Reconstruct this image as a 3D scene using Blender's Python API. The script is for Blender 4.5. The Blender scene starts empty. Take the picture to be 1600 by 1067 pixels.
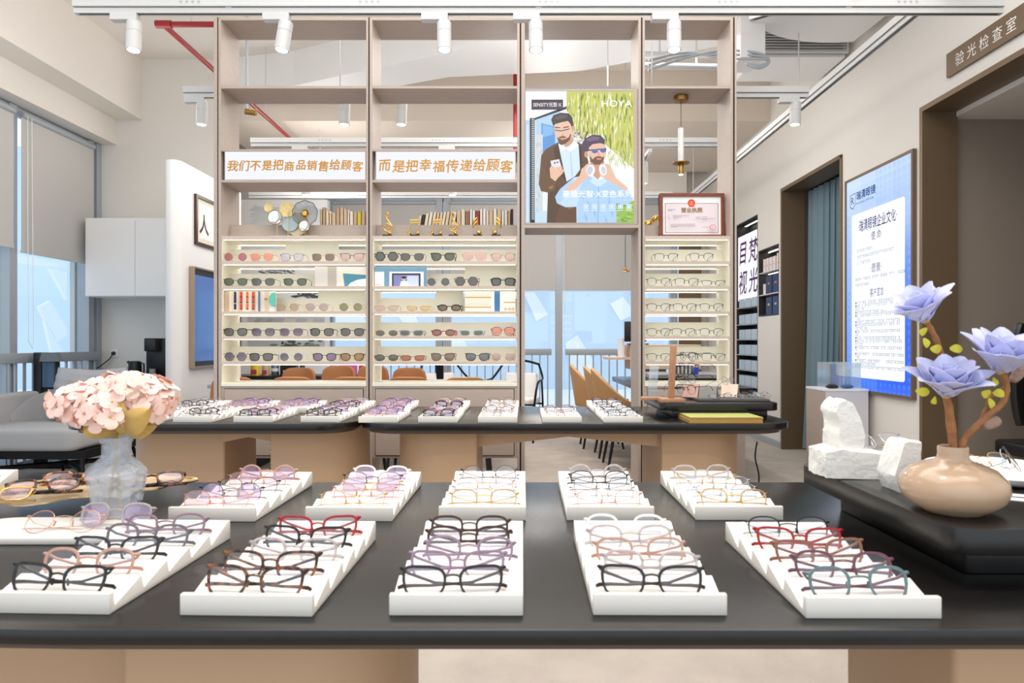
import bpy, bmesh, math, random
from mathutils import Vector, Matrix, noise
random.seed(7)
SC = bpy.context.scene
COL = SC.collection
PI = math.pi

# ------------------------------------------------------------------ camera
F, CX, CY, ZC = 1067.0, 808.0, 535.0, 1.118
cam_data = bpy.data.cameras.new('camera')
cam_data.sensor_width = 36.0
cam_data.lens = 36.0 * F / 1600.0
cam_data.shift_x = -(CX - 800.0) / 1600.0
cam_data.shift_y = (CY - 533.5) / 1600.0
cam_data.clip_start = 0.05
cam_data.dof.use_dof = True
cam_data.dof.focus_distance = 3.6
cam_data.dof.aperture_fstop = 8.0
cam = bpy.data.objects.new('camera', cam_data)
cam.location = (0, 0, ZC)
cam.rotation_euler = (PI / 2, 0, 0)
COL.objects.link(cam)
SC.camera = cam

# ------------------------------------------------------------------ world, exposure
SC.view_settings.view_transform = 'Standard'
SC.view_settings.look = 'None'
SC.view_settings.gamma = 1.0
SC.view_settings.use_curve_mapping = False
SC.view_settings.exposure = 0.1
W = bpy.data.worlds.new('world')
SC.world = W
W.use_nodes = True
WBG = W.node_tree.nodes['Background']
WBG.inputs[0].default_value = (0.86, 0.93, 1.0, 1)
WBG.inputs[1].default_value = 1.35
SC.cycles.max_bounces = 10
SC.cycles.diffuse_bounces = 5
SC.cycles.glossy_bounces = 4
SC.cycles.transmission_bounces = 8
SC.cycles.transparent_max_bounces = 24
SC.cycles.caustics_reflective = False
SC.cycles.caustics_refractive = False
SC.cycles.sample_clamp_indirect = 6.0
LAMP_WARM = (1.0, 0.965, 0.925)


def area_fill(name, loc, sx, sy, watts, color, rot=(0, 0, 0)):
    ld = bpy.data.lights.new(name, 'AREA')
    ld.shape = 'RECTANGLE'
    ld.size, ld.size_y = sx, sy
    ld.energy = watts
    ld.color = color
    o = bpy.data.objects.new(name, ld)
    o.location = loc
    o.rotation_euler = rot
    COL.objects.link(o)
    return o


# soft unseen area lights added to brighten the tables and the rear
area_fill('fill_light_front', (0.2, 1.2, 3.9), 4.5, 2.6, 95, LAMP_WARM)
area_fill('fill_light_shop', (0.3, 3.2, 3.9), 4.0, 1.0, 40, LAMP_WARM)
area_fill('fill_light_rear', (-0.2, 6.0, 3.45), 4.0, 1.6, 60, LAMP_WARM)


def point_fill(loc, watts, color=LAMP_WARM):
    ld = bpy.data.lights.new('point_fill', 'POINT')
    ld.shadow_soft_size = 0.35
    ld.energy = watts
    ld.color = color
    o = bpy.data.objects.new('point_fill', ld)
    o.location = loc
    COL.objects.link(o)


for lx, ly, lz, lw in ((-2.7, 2.6, 2.9, 10), (-2.9, 5.0, 2.9, 18), (0.0, 5.4, 2.95, 22), (-2.1, 7.6, 2.8, 30), (0.4, 8.2, 2.8, 34), (1.2, 6.4, 2.8, 15), (1.6, 3.0, 3.1, 5), (0.0, 2.2, 3.1, 8)):  # unseen point lights added to brighten ceiling, walls and rear
    point_fill((lx, ly, lz), lw)


# ------------------------------------------------------------------ helpers
def lin(v):
    v /= 255.0
    return v / 12.92 if v <= 0.04045 else ((v + 0.055) / 1.055) ** 2.4


def rgb(r, g, b):
    return (lin(r), lin(g), lin(b), 1.0)


def X(px, d):
    return (px - CX) / F * d


def Z(py, d):
    return ZC - (py - CY) / F * d


def P(px, py, d):
    return Vector((X(px, d), d, Z(py, d)))


_mats = {}


def mat(name, color, rough=0.5, metal=0.0, bump=0.0, bscale=60.0, emit=0.0, var=0.0, vscale=8.0, stretch=None,
        trans=0.0, spec=0.5, coat=0.0, voronoi=False):
    if name in _mats:
        return _mats[name]
    m = bpy.data.materials.new(name)
    m.use_nodes = True
    nt = m.node_tree
    b = nt.nodes['Principled BSDF']
    b.inputs['Base Color'].default_value = color
    b.inputs['Roughness'].default_value = rough
    b.inputs['Metallic'].default_value = metal
    b.inputs['Specular IOR Level'].default_value = spec
    b.inputs['Transmission Weight'].default_value = trans
    b.inputs['Coat Weight'].default_value = coat
    if emit:
        b.inputs['Emission Color'].default_value = color
        b.inputs['Emission Strength'].default_value = emit
    if bump or var:
        tc = nt.nodes.new('ShaderNodeTexCoord')
        mp = nt.nodes.new('ShaderNodeMapping')
        nt.links.new(tc.outputs['Object'], mp.inputs[0])
        if stretch:
            mp.inputs['Scale'].default_value = stretch
    if var:
        n = nt.nodes.new('ShaderNodeTexNoise')
        n.inputs['Scale'].default_value = vscale
        n.inputs['Detail'].default_value = 6
        nt.links.new(mp.outputs[0], n.inputs[0])
        r = nt.nodes.new('ShaderNodeMapRange')
        r.inputs[1].default_value, r.inputs[2].default_value = 0.25, 0.75
        r.inputs[3].default_value, r.inputs[4].default_value = 1 - var, 1 + var
        nt.links.new(n.outputs[0], r.inputs[0])
        mx = nt.nodes.new('ShaderNodeMix')
        mx.data_type = 'RGBA'
        mx.blend_type = 'MULTIPLY'
        mx.inputs[0].default_value = 1.0
        mx.inputs[6].default_value = color
        nt.links.new(r.outputs[0], mx.inputs[7])
        nt.links.new(mx.outputs[2], b.inputs['Base Color'])
    if bump:
        if voronoi:
            n2 = nt.nodes.new('ShaderNodeTexVoronoi')
            n2.inputs['Scale'].default_value = bscale
            out = n2.outputs['Distance']
        else:
            n2 = nt.nodes.new('ShaderNodeTexNoise')
            n2.inputs['Scale'].default_value = bscale
            n2.inputs['Detail'].default_value = 4
            out = n2.outputs[0]
        nt.links.new(mp.outputs[0], n2.inputs[0])
        bp = nt.nodes.new('ShaderNodeBump')
        bp.inputs['Strength'].default_value = bump
        bp.inputs['Distance'].default_value = 0.01
        nt.links.new(out, bp.inputs['Height'])
        nt.links.new(bp.outputs[0], b.inputs['Normal'])
    _mats[name] = m
    return m


def lens_mat(name, color, clear=0.9, gloss=0.08, grad=None):
    """thin lens: transparent tint + some body colour + a glossy coat"""
    if name in _mats:
        return _mats[name]
    m = bpy.data.materials.new(name)
    m.use_nodes = True
    nt = m.node_tree
    nt.nodes.remove(nt.nodes['Principled BSDF'])
    out = nt.nodes['Material Output']
    t = nt.nodes.new('ShaderNodeBsdfTransparent')
    d = nt.nodes.new('ShaderNodeBsdfDiffuse')
    g = nt.nodes.new('ShaderNodeBsdfGlossy')
    g.inputs['Roughness'].default_value = 0.03
    d.inputs[0].default_value = color
    t.inputs[0].default_value = tuple(0.35 + 0.65 * c for c in color[:3]) + (1,)
    m1 = nt.nodes.new('ShaderNodeMixShader')
    m1.inputs[0].default_value = clear
    if grad:
        tc = nt.nodes.new('ShaderNodeTexCoord')
        sp = nt.nodes.new('ShaderNodeSeparateXYZ')
        nt.links.new(tc.outputs['Object'], sp.inputs[0])
        r = nt.nodes.new('ShaderNodeMapRange')
        r.inputs[1].default_value, r.inputs[2].default_value = -0.02, 0.018
        r.inputs[3].default_value, r.inputs[4].default_value = grad[0], grad[1]
        nt.links.new(sp.outputs[2], r.inputs[0])
        nt.links.new(r.outputs[0], m1.inputs[0])
    nt.links.new(d.outputs[0], m1.inputs[1])
    nt.links.new(t.outputs[0], m1.inputs[2])
    m2 = nt.nodes.new('ShaderNodeMixShader')
    m2.inputs[0].default_value = gloss
    nt.links.new(m1.outputs[0], m2.inputs[1])
    nt.links.new(g.outputs[0], m2.inputs[2])
    nt.links.new(m2.outputs[0], out.inputs[0])
    _mats[name] = m
    return m


def emis(name, color, strength=1.0):
    if name in _mats:
        return _mats[name]
    m = bpy.data.materials.new(name)
    m.use_nodes = True
    nt = m.node_tree
    nt.nodes.remove(nt.nodes['Principled BSDF'])
    e = nt.nodes.new('ShaderNodeEmission')
    e.inputs[0].default_value = color
    e.inputs[1].default_value = strength
    nt.links.new(e.outputs[0], nt.nodes['Material Output'].inputs[0])
    _mats[name] = m
    return m


def print_mat(name, strength):
    """a printed or lit picture; the colours of its shapes come from the mesh"""
    if name in _mats:
        return _mats[name]
    m = bpy.data.materials.new(name)
    m.use_nodes = True
    nt = m.node_tree
    a = nt.nodes.new('ShaderNodeAttribute')
    a.attribute_name = 'print'
    b = nt.nodes['Principled BSDF']
    b.inputs['Roughness'].default_value = 0.25 if strength else 0.5
    nt.links.new(a.outputs[0], b.inputs['Base Color'])
    if strength:
        b.inputs['Base Color'].default_value = (0, 0, 0, 1)
        nt.links.remove(b.inputs['Base Color'].links[0])
        nt.links.new(a.outputs[0], b.inputs['Emission Color'])
        b.inputs['Emission Strength'].default_value = strength
    _mats[name] = m
    return m


class MB:
    """collects shapes for ONE mesh object"""

    def __init__(s):
        s.v, s.f, s.m, s.c = [], [], [], []

    def add(s, vs, fs, m=0, M=None):
        o = len(s.v)
        s.v += [tuple(M @ Vector(v)) if M else tuple(v) for v in vs]
        for f in fs:
            s.f.append([i + o for i in f])
            s.m.append(m)
        return s

    def box(s, x0, x1, y0, y1, z0, z1, m=0, M=None):
        vs = [(x0, y0, z0), (x1, y0, z0), (x1, y1, z0), (x0, y1, z0), (x0, y0, z1), (x1, y0, z1), (x1, y1, z1), (x0, y1, z1)]
        return s.add(vs, [(3, 2, 1, 0), (4, 5, 6, 7), (0, 1, 5, 4), (1, 2, 6, 5), (2, 3, 7, 6), (3, 0, 4, 7)], m, M)

    def prism(s, poly, a, b, axis='z', m=0, M=None):
        """extrude a 2-D outline between a and b along an axis"""
        def p(u, w, t):
            return {'z': (u, w, t), 'y': (u, t, w), 'x': (t, u, w)}[axis]
        n = len(poly)
        vs = [p(u, w, a) for u, w in poly] + [p(u, w, b) for u, w in poly]
        fs = [tuple(range(n)), tuple(range(2 * n - 1, n - 1, -1))]
        fs += [(i, i + n, (i + 1) % n + n, (i + 1) % n) for i in range(n)]
        return s.add(vs, fs, m, M)

    def tube(s, pts, r, seg=8, m=0, closed=False, M=None, flat=1.0, cap=True, up=None):
        pts = [Vector(p) for p in pts]
        n = len(pts)
        rs = r if isinstance(r, (list, tuple)) else [r] * n
        tang = []
        for i in range(n):
            if closed:
                t = pts[(i + 1) % n] - pts[i - 1]
            else:
                t = pts[min(i + 1, n - 1)] - pts[max(i - 1, 0)]
            tang.append(t.normalized() if t.length > 1e-9 else Vector((0, 0, 1)))
        u = Vector(up) if up else Vector((0, 0, 1))
        if abs(u.dot(tang[0])) > 0.95:
            u = Vector((1, 0, 0)) if abs(tang[0].x) < 0.9 else Vector((0, 1, 0))
        vs, fs = [], []
        for i in range(n):
            t = tang[i]
            if up:
                u = Vector(up)
                if abs(u.dot(t)) > 0.98:
                    u = Vector((1, 0, 0))
            u = (u - t * u.dot(t)).normalized()
            w = t.cross(u)
            for k in range(seg):
                a = 2 * PI * k / seg
                vs.append(pts[i] + (u * math.cos(a) * flat + w * math.sin(a)) * rs[i])
        rng = n if closed else n - 1
        for i in range(rng):
            j = (i + 1) % n
            for k in range(seg):
                l = (k + 1) % seg
                fs.append((i * seg + k, i * seg + l, j * seg + l, j * seg + k))
        if not closed and cap:
            fs.append(tuple(range(seg - 1, -1, -1)))
            fs.append(tuple((n - 1) * seg + k for k in range(seg)))
        return s.add(vs, fs, m, M)

    def lathe(s, prof, seg=32, c=(0, 0, 0), m=0, M=None):
        vs, fs = [], []
        n = len(prof)
        for r, z in prof:
            for k in range(seg):
                a = 2 * PI * k / seg
                vs.append((c[0] + r * math.cos(a), c[1] + r * math.sin(a), c[2] + z))
        for i in range(n - 1):
            for k in range(seg):
                l = (k + 1) % seg
                fs.append((i * seg + k, i * seg + l, (i + 1) * seg + l, (i + 1) * seg + k))
        if prof[0][0] > 1e-6:
            fs.append(tuple(range(seg - 1, -1, -1)))
        if prof[-1][0] > 1e-6:
            fs.append(tuple((n - 1) * seg + k for k in range(seg)))
        return s.add(vs, fs, m, M)

    def grid(s, fn, nu, nv, m=0, M=None, thick=None):
        vs = [fn(i / nu, j / nv) for i in range(nu + 1) for j in range(nv + 1)]
        w = nv + 1
        fs = [(i * w + j, (i + 1) * w + j, (i + 1) * w + j + 1, i * w + j + 1) for i in range(nu) for j in range(nv)]
        return s.add(vs, fs, m, M)

    def mesh(s, name, bevel=0.0, bseg=2, smooth=True, angle=35, solid=0.0, sub=0):
        me = bpy.data.meshes.new(name)
        me.from_pydata(s.v, [], s.f)
        for p, i in zip(me.polygons, s.m):
            p.material_index = i
        bm = bmesh.new()
        bm.from_mesh(me)
        bmesh.ops.remove_doubles(bm, verts=bm.verts, dist=1e-6)
        if solid:
            bmesh.ops.recalc_face_normals(bm, faces=bm.faces)
            bmesh.ops.solidify(bm, geom=bm.faces[:], thickness=solid)
        bmesh.ops.recalc_face_normals(bm, faces=bm.faces)
        if bevel:
            es = [e for e in bm.edges if len(e.link_faces) == 2 and e.calc_face_angle(0) > 0.6]
            bmesh.ops.bevel(bm, geom=es, offset=bevel, segments=bseg, profile=0.5, affect='EDGES', clamp_overlap=True)
        if sub:
            bmesh.ops.subdivide_edges(bm, edges=bm.edges[:], cuts=sub, use_grid_fill=True)
        bm.to_mesh(me)
        bm.free()
        if smooth:
            me.shade_smooth()
            me.set_sharp_from_angle(angle=math.radians(angle))
        return me

    def build(s, name, mats, parent=None, **kw):
        return link(name, s.mesh(name, **kw), mats, parent)


def link(name, me, mats, parent=None):
    if mats is not None:
        if not isinstance(mats, (list, tuple)):
            mats = [mats]
        if not me.materials:
            for m in mats:
                me.materials.append(m)
    o = bpy.data.objects.new(name, me)
    COL.objects.link(o)
    if parent:
        o.parent = parent
    return o


def tag(o, label, cat, group=None):
    o['label'] = label
    o['category'] = cat
    if group:
        o['group'] = group
    return o


def thing(name, label, cat, loc=(0, 0, 0), rz=0.0, group=None, rot=None):
    o = bpy.data.objects.new(name, None)
    o.empty_display_size = 0.05
    COL.objects.link(o)
    o.location = loc
    o.rotation_euler = rot if rot else (0, 0, rz)
    return tag(o, label, cat, group)


def struct(name, mb, m, parent=None, **kw):
    kw.setdefault('smooth', False)
    o = mb.build(name, m, parent, **kw)
    if parent is None:
        o['kind'] = 'structure'
    return o


def dup(root, loc, rz=0.0, label=None, rot=None):
    r = root.copy()
    COL.objects.link(r)
    r.location = loc
    r.rotation_euler = rot if rot else (0, 0, rz)
    if label:
        r['label'] = label
    for ch in root.children:
        c = ch.copy()
        COL.objects.link(c)
        c.parent = r
        for g in ch.children:
            d = g.copy()
            COL.objects.link(d)
            d.parent = c
    return r


_text_cache = {}


def text_mesh(body, size, shear=0.0, fat=0.0, spacing=1.0, extrude=0.0):
    """glyphs as a mesh in the XY plane, origin at the middle of the text"""
    cu = bpy.data.curves.new('writing', 'FONT')
    cu.body = body
    cu.size = size
    cu.shear = shear
    cu.offset = fat
    cu.extrude = extrude
    cu.space_character = spacing
    cu.resolution_u = 3
    o = bpy.data.objects.new('writing', cu)
    COL.objects.link(o)
    dg = bpy.context.evaluated_depsgraph_get()
    dg.update()
    me = bpy.data.meshes.new_from_object(o.evaluated_get(dg))
    bpy.data.objects.remove(o)
    bpy.data.curves.remove(cu)
    if len(me.vertices):
        xs = [v.co.x for v in me.vertices]
        ys = [v.co.y for v in me.vertices]
        c = Vector(((min(xs) + max(xs)) / 2, (min(ys) + max(ys)) / 2, 0))
        for v in me.vertices:
            v.co -= c
    me.materials.clear()
    return me


def put_text(name, body, size, m, M, parent=None, width=None, bold=0.0, **kw):
    me = text_mesh(body, size, **kw)
    if bold:      # heavier strokes: the same outlines laid over themselves with small shifts
        vs = [tuple(v.co) for v in me.vertices]
        fs = [tuple(p.vertices) for p in me.polygons]
        V, Fc = [], []
        for i, (dx, dy) in enumerate(((0, 0), (bold, 0), (-bold, 0), (0, bold), (0, -bold))):
            o_ = len(V)
            V += [(x + dx, y + dy, z + i * 2e-5) for x, y, z in vs]
            Fc += [tuple(j + o_ for j in f) for f in fs]
        me = bpy.data.meshes.new('writing')
        me.from_pydata(V, [], Fc)
    if width:
        xs = [v.co.x for v in me.vertices]
        k = width / (max(xs) - min(xs))
        for v in me.vertices:
            v.co.x *= k
    me.transform(M)
    return link(name, me, m, parent)


FRONT = Matrix.Rotation(PI / 2, 4, 'X')          # XY text plane -> facing the camera (-Y)
FACE_LEFT = Matrix.Rotation(-PI / 2, 4, 'Z') @ FRONT   # on the right wall, facing -X
FACE_RIGHT = Matrix.Rotation(PI / 2, 4, 'Z') @ FRONT   # facing +X


class Pic:
    """a flat printed picture: shapes in painter's order, in picture coordinates (x right, y down)"""

    def __init__(s, x0, y0, x1, y1):
        s.b = (x0, y0, x1, y1)
        s.L = []

    def poly(s, pts, col):
        s.L.append((pts, col))

    def rect(s, x0, y0, x1, y1, col):
        s.L.append(([(x0, y0), (x1, y0), (x1, y1), (x0, y1)], col))

    def ell(s, cx, cy, rx, ry, col, rot=0.0, n=20):
        pts = []
        for k in range(n):
            a = 2 * PI * k / n
            x, y = rx * math.cos(a), ry * math.sin(a)
            pts.append((cx + x * math.cos(rot) - y * math.sin(rot), cy + x * math.sin(rot) + y * math.cos(rot)))
        s.L.append((pts, col))

    def build(s, name, m, w, h, M, parent=None, step=0.00012):
        x0, y0, x1, y1 = s.b
        vs, fs, cs = [], [], []
        for i, (pts, col) in enumerate(s.L):
            o = len(vs)
            for x, y in pts:
                x, y = min(max(x, x0), x1), min(max(y, y0), y1)
                vs.append(M @ Vector((((x - x0) / (x1 - x0) - 0.5) * w, (0.5 - (y - y0) / (y1 - y0)) * h, i * step)))
            fs.append(list(range(o, o + len(pts))))
            cs.append(rgb(*col))
        me = bpy.data.meshes.new(name)
        me.from_pydata(vs, [], fs)
        ca = me.color_attributes.new('print', 'FLOAT_COLOR', 'CORNER')
        for p, c in zip(me.polygons, cs):
            for li in p.loop_indices:
                ca.data[li].color = c
        return link(name, me, m, parent)


ORD = ['first', 'second', 'third', 'fourth', 'fifth', 'sixth', 'seventh', 'eighth']

# ------------------------------------------------------------------ materials
M_WALL = mat('wall_paint', rgb(226, 222, 216), 0.85, bump=0.08, bscale=180)
M_CEIL = mat('ceiling_paint', rgb(234, 229, 222), 0.9, bump=0.06, bscale=90)
M_BEIGE = mat('beige_plaster', rgb(218, 207, 194), 0.9, bump=0.06, bscale=90)
M_WHITE = mat('white_lacquer', rgb(236, 236, 236), 0.4)
M_TRAY = mat('tray_white', rgb(236, 230, 221), 0.45)
M_FLOOR = mat('carpet_grey', rgb(182, 172, 162), 0.95, bump=0.5, bscale=220, var=0.12, vscale=5)
M_TAUPE = mat('taupe_oak', rgb(182, 167, 156), 0.5, var=0.07, vscale=14, stretch=(1, 1, 9), bump=0.03, bscale=80)
M_TAUPE_H = mat('taupe_oak_board', rgb(182, 167, 156), 0.5, var=0.07, vscale=14, stretch=(1, 9, 9), bump=0.03, bscale=80)
M_EDGE_SHADE = mat('shaded_board_edge', rgb(206, 190, 176), 0.5)  # darker tone painted on front edges of the cream boards for their shade
M_CREAM = mat('cream_laminate', rgb(240, 236, 222), 0.5)
M_BLACKTRIM = mat('dark_bronze_strip', rgb(38, 24, 20), 0.4, metal=0.6)
M_BLACK = mat('black_plastic', rgb(22, 22, 24), 0.35)
M_BLACKMETAL = mat('black_metal', rgb(30, 30, 32), 0.4, metal=0.7)
M_OAKBLACK = mat('black_stained_oak', rgb(24, 22, 21), 0.22, var=0.25, vscale=10, stretch=(2, 30, 30), bump=0.06, bscale=60, spec=0.5)
M_LEGTAUPE = mat('taupe_table_leg', rgb(196, 162, 128), 0.45, bump=0.03, bscale=120)
M_LED = emis('led_strip_light', (1.0, 0.93, 0.78, 1), 6.0)
M_LAMPFACE = emis('lamp_face', (1.0, 0.97, 0.92, 1), 9.0)
M_SIGNFACE = emis('sign_backlight', rgb(238, 240, 252), 1.02)
M_GOLDTEXT = mat('gold_lettering', rgb(192, 136, 38), 0.5)
M_GOLD = mat('polished_gold', rgb(226, 180, 92), 0.22, metal=1.0)
M_BRASS = mat('brushed_brass', rgb(168, 132, 72), 0.35, metal=0.9)
M_ALU = mat('window_aluminium', rgb(172, 178, 184), 0.45, metal=0.2)
M_BLIND = mat('roller_blind_fabric', rgb(196, 194, 192), 0.9, bump=0.1, bscale=300)
M_RED = mat('red_pipe_paint', rgb(150, 26, 34), 0.4)
M_STRUT = mat('white_strut', rgb(204, 204, 204), 0.5)
M_BRONZE = mat('bronze_door_frame', rgb(118, 98, 76), 0.45, metal=0.25, bump=0.04, bscale=200)
M_CURTAIN = mat('blue_grey_curtain', rgb(116, 140, 152), 0.9, bump=0.1, bscale=260)
M_SOFA = mat('grey_upholstery', rgb(168, 168, 170), 0.9, bump=0.12, bscale=240)
M_TAN = mat('tan_leather', rgb(176, 116, 68), 0.5, bump=0.05, bscale=120)
M_TAN2 = mat('light_tan_leather', rgb(196, 152, 104), 0.5, bump=0.05, bscale=120)
M_GLASS = lens_mat('window_glass', (0.9, 0.96, 1.0, 1), 0.97, 0.05)
M_ACRYLIC = lens_mat('clear_acrylic', (0.85, 0.93, 0.97, 1), 0.85, 0.12)
M_PAPER = mat('paper_white', rgb(240, 240, 238), 0.7)
M_DARKTEXT = mat('dark_lettering', rgb(30, 34, 60), 0.6)
M_WHITETEXT = emis('white_lettering', (1, 1, 1, 1), 1.0)
M_PRINT = print_mat('printed_picture', 0)
M_LITPRINT = print_mat('lit_picture', 1.0)

# ================================================================== THE ROOM
XL, XR, YB, HC = -4.4, 2.78, 10.0, 4.1
struct('floor', MB().box(-5, 5.2, -1.5, YB + .1, -.06, 0), M_FLOOR)
struct('ceiling', MB().box(-5, 5.2, -1.5, YB + .1, HC, HC + .1), M_CEIL)

# right wall with its openings and niches
mb = MB()
mb.box(XR, XR + .22, -1.5, YB, 2.73, HC)
mb.box(XR, XR + .22, -1.5, 2.2, 0, 2.73)
mb.box(XR, XR + .22, 4.70, 5.83, 0, 2.73)
mb.box(XR, XR + .22, 7.18, 7.25, 0, 2.73)
mb.box(XR, XR + .22, 7.25, 7.87, 0, 1.41)
mb.box(XR, XR + .22, 7.25, 7.87, 2.17, 2.73)
mb.box(XR, XR + .22, 7.87, 7.89, 0, 2.73)
mb.box(XR, XR + .22, 7.89, 8.67, 0, .54)
mb.box(XR, XR + .22, 7.89, 8.67, 2.60, 2.73)
mb.box(XR, XR + .22, 8.67, YB, 0, 2.73)
struct('wall_right', mb, M_WALL)
struct('baseboard_right', MB().box(XR - .012, XR - .0005, 7.18, YB, 0, .07).box(XR - .012, XR - .0005, 4.74, 5.8, 0, .07), M_ALU)
# exam room behind the big opening
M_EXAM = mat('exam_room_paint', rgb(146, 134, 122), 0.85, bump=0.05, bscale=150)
struct('wall_exam_room', MB().box(XR + .22, 5.2, 4.72, 4.8, 0, 2.9).box(5.1, 5.2, 1.0, 4.72, 0, 2.9).box(XR + .22, 5.1, 1.0, 1.1, 0, 2.9), M_EXAM)
struct('ceiling_exam_room', MB().box(XR + .221, 5.1, 1.1, 4.72, 2.66, 2.72), M_WALL)
g = MB()
for k in range(9):
    g.box(3.45, 4.2, 4.2 + k * .03, 4.212 + k * .03, 2.652, 2.66)
g.box(3.42, 4.23, 4.17, 4.48, 2.655, 2.6599, 1)
tag(g.build('air_vent', [M_ALU, M_BLACK], None, smooth=False), 'slatted vent in the lowered ceiling of the dim exam room', 'vent')
# bronze door linings
struct('door_1', MB().box(XR - .012, XR + .23, 4.665, 4.70, 0, 2.73).box(XR - .012, XR + .23, 2.2, 4.665, 2.695, 2.73).box(XR - .012, XR + .23, 2.2, 2.235, 0, 2.695), M_BRONZE)
struct('door_2', MB().box(XR - .012, XR + .23, 7.145, 7.18, 0, 2.73).box(XR - .012, XR + .23, 5.865, 7.145, 2.695, 2.73).box(XR - .012, XR + .23, 5.83, 5.865, 0, 2.695), M_BRONZE)
struct('wall_behind_curtain', MB().box(XR + .6, XR + .7, 5.7, 7.3, 0, 2.9).box(XR + .22, XR + .6, 7.2, 7.3, 0, 2.9).box(XR + .22, XR + .6, 5.7, 5.8, 0, 2.9).box(XR + .22, XR + .6, 5.7, 7.3, 2.76, 2.9), M_EXAM)

# left window wall, upper beams, partition
struct('wall_left', MB().box(XL - .2, XL, -1.5, 7.2, 3.2, HC).box(XL - .2, XL, -1.5, 1.0, 0, 3.2).box(XL - .25, XL - .2, 7.1, YB + .3, 0, HC), M_WALL)
struct('trim_1', MB().box(XL, -3.95, -1.5, 7.2, 3.46, HC), M_CEIL)
struct('trim_2', MB().box(XL, -4.22, -1.5, 7.2, 3.2, 3.459), M_CEIL)
struct('wall_partition', MB().box(XL - .2, -3.08, 7.2, 7.34, 0, HC), M_WALL)
# white wall block with a rounded end, carrying the framed calligraphy and the screen
pl = []
for k in range(9):
    a = PI + k * PI / 16
    pl.append((-3.07 + .075 * math.cos(a), 6.125 + .075 * math.sin(a)))
for k in range(9):
    a = -PI / 2 + k * PI / 16
    pl.append((-3.075 + .075 * math.cos(a), 6.125 + .075 * math.sin(a)))
pl += [(-3.0, 7.42), (-3.145, 7.42)]
struct('wall_media', MB().prism(pl, 0, 2.74), M_WHITE, smooth=True)
# back wall
struct('wall_back', MB().box(-5, -2.8, YB, YB + .15, 0, HC).box(-2.8, 5, YB, YB + .15, 3.25, HC).box(2.42, 5, YB, YB + .15, 0, 3.25), M_WALL)
struct('trim_3', MB().box(-2.8, 2.42, YB - .25, YB - .001, 3.26, 3.55), M_CEIL)
struct('trim_4', MB().box(2.36, 2.66, YB - .14, YB - .02, 0, 2.6), M_BRONZE)
# ceiling shapes: beige dropped ceiling at the rear and a white slanted beam
struct('ceiling_rear', MB().box(-3.4, XR - .001, 7.5, YB - .26, 3.55, HC - .001), M_BEIGE)
struct('trim_5', MB().prism([(-4.2, 7.45), (-2.29, 6.98), (-.625, 6.18), (1.0, 5.3), (1.9, 4.9), (1.9, 6.0), (.6, 6.6), (-.68, 6.75), (-1.2, 6.98), (-2.6, 7.45)], 3.74, HC - .001), M_WHITE)
# curved white ceiling panel near the right wall
pl = [(XR - .005, 3.6)]
for t in range(25):
    a = PI * 1.40 - t / 24 * PI * 1.05
    x = 2.48 + .93 * math.cos(a)
    if x < XR - .006:
        pl.append((x, 4.5 + .93 * math.sin(a)))
struct('ceiling_disc', MB().prism(pl, 3.5, 3.62), M_WHITE, smooth=True)


def make_window(name, mullions, x0, x1, zt, flip):
    """a run of glazing; flip: along the left wall instead of the back"""
    m = MB()
    for u in mullions:
        if flip:
            m.box(XL - .1, XL + .02, u - .045, u + .045, 0, zt)
        else:
            m.box(u - .05, u + .05, YB - .04, YB + .1, 0, zt)
    if flip:
        m.box(XL - .1, XL - .001, x0, x1, 0, .06).box(XL - .1, XL - .001, x0, x1, zt - .05, zt)
    else:
        m.box(x0, x1, YB + .02, YB + .1, 0, .06).box(x0, x1, YB + .02, YB + .1, zt - .05, zt)
    o = struct(name, m, M_ALU)
    g = MB()
    if flip:
        g.box(XL - .062, XL - .05, x0, x1, .06, zt - .05)
    else:
        g.box(x0, x1, YB + .05, YB + .062, .06, zt - .05)
    g.build('pane', M_GLASS, o, smooth=False)
    return o


make_window('window_1', [1.05, 2.6, 4.2, 5.94, 7.03, 7.16], 1.0, 7.2, 3.19, True)
make_window('window_2', [-2.74, -1.14, -1.02, .61, 2.29], -2.8, 2.42, 3.25, False)


def railing(label, u0, u1, flip, step):
    t = thing('railing', label, 'railing', (XL + .045, u0, 0) if flip else (u0, YB - .1, 0))
    L = u1 - u0
    r = MB()
    if flip:
        r.box(-.022, .022, 0, L, .935, 1.025)
    else:
        r.box(0, L, -.03, .03, .935, 1.025)
    r.build('top_rail', M_ALU, t, bevel=.006)
    b = MB().box(-.009, .009, -.009, .009, 0.0, .935)
    me = b.mesh('baluster', smooth=False)
    me.materials.append(M_ALU)
    n = int(L / step)
    for k in range(n):
        o = link('baluster', me, None, t)
        o.location = (0, (k + .5) * L / n, 0) if flip else ((k + .5) * L / n, 0, 0)


railing('grey metal railing in front of the windows along the back wall', -2.68, .5, False, .11)
railing('grey metal railing in front of the back windows beyond the tan chairs', .70, 2.2, False, .11)
railing('grey metal railing in front of the tall window beside the sofa', 4.3, 7.1, True, .11)


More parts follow.
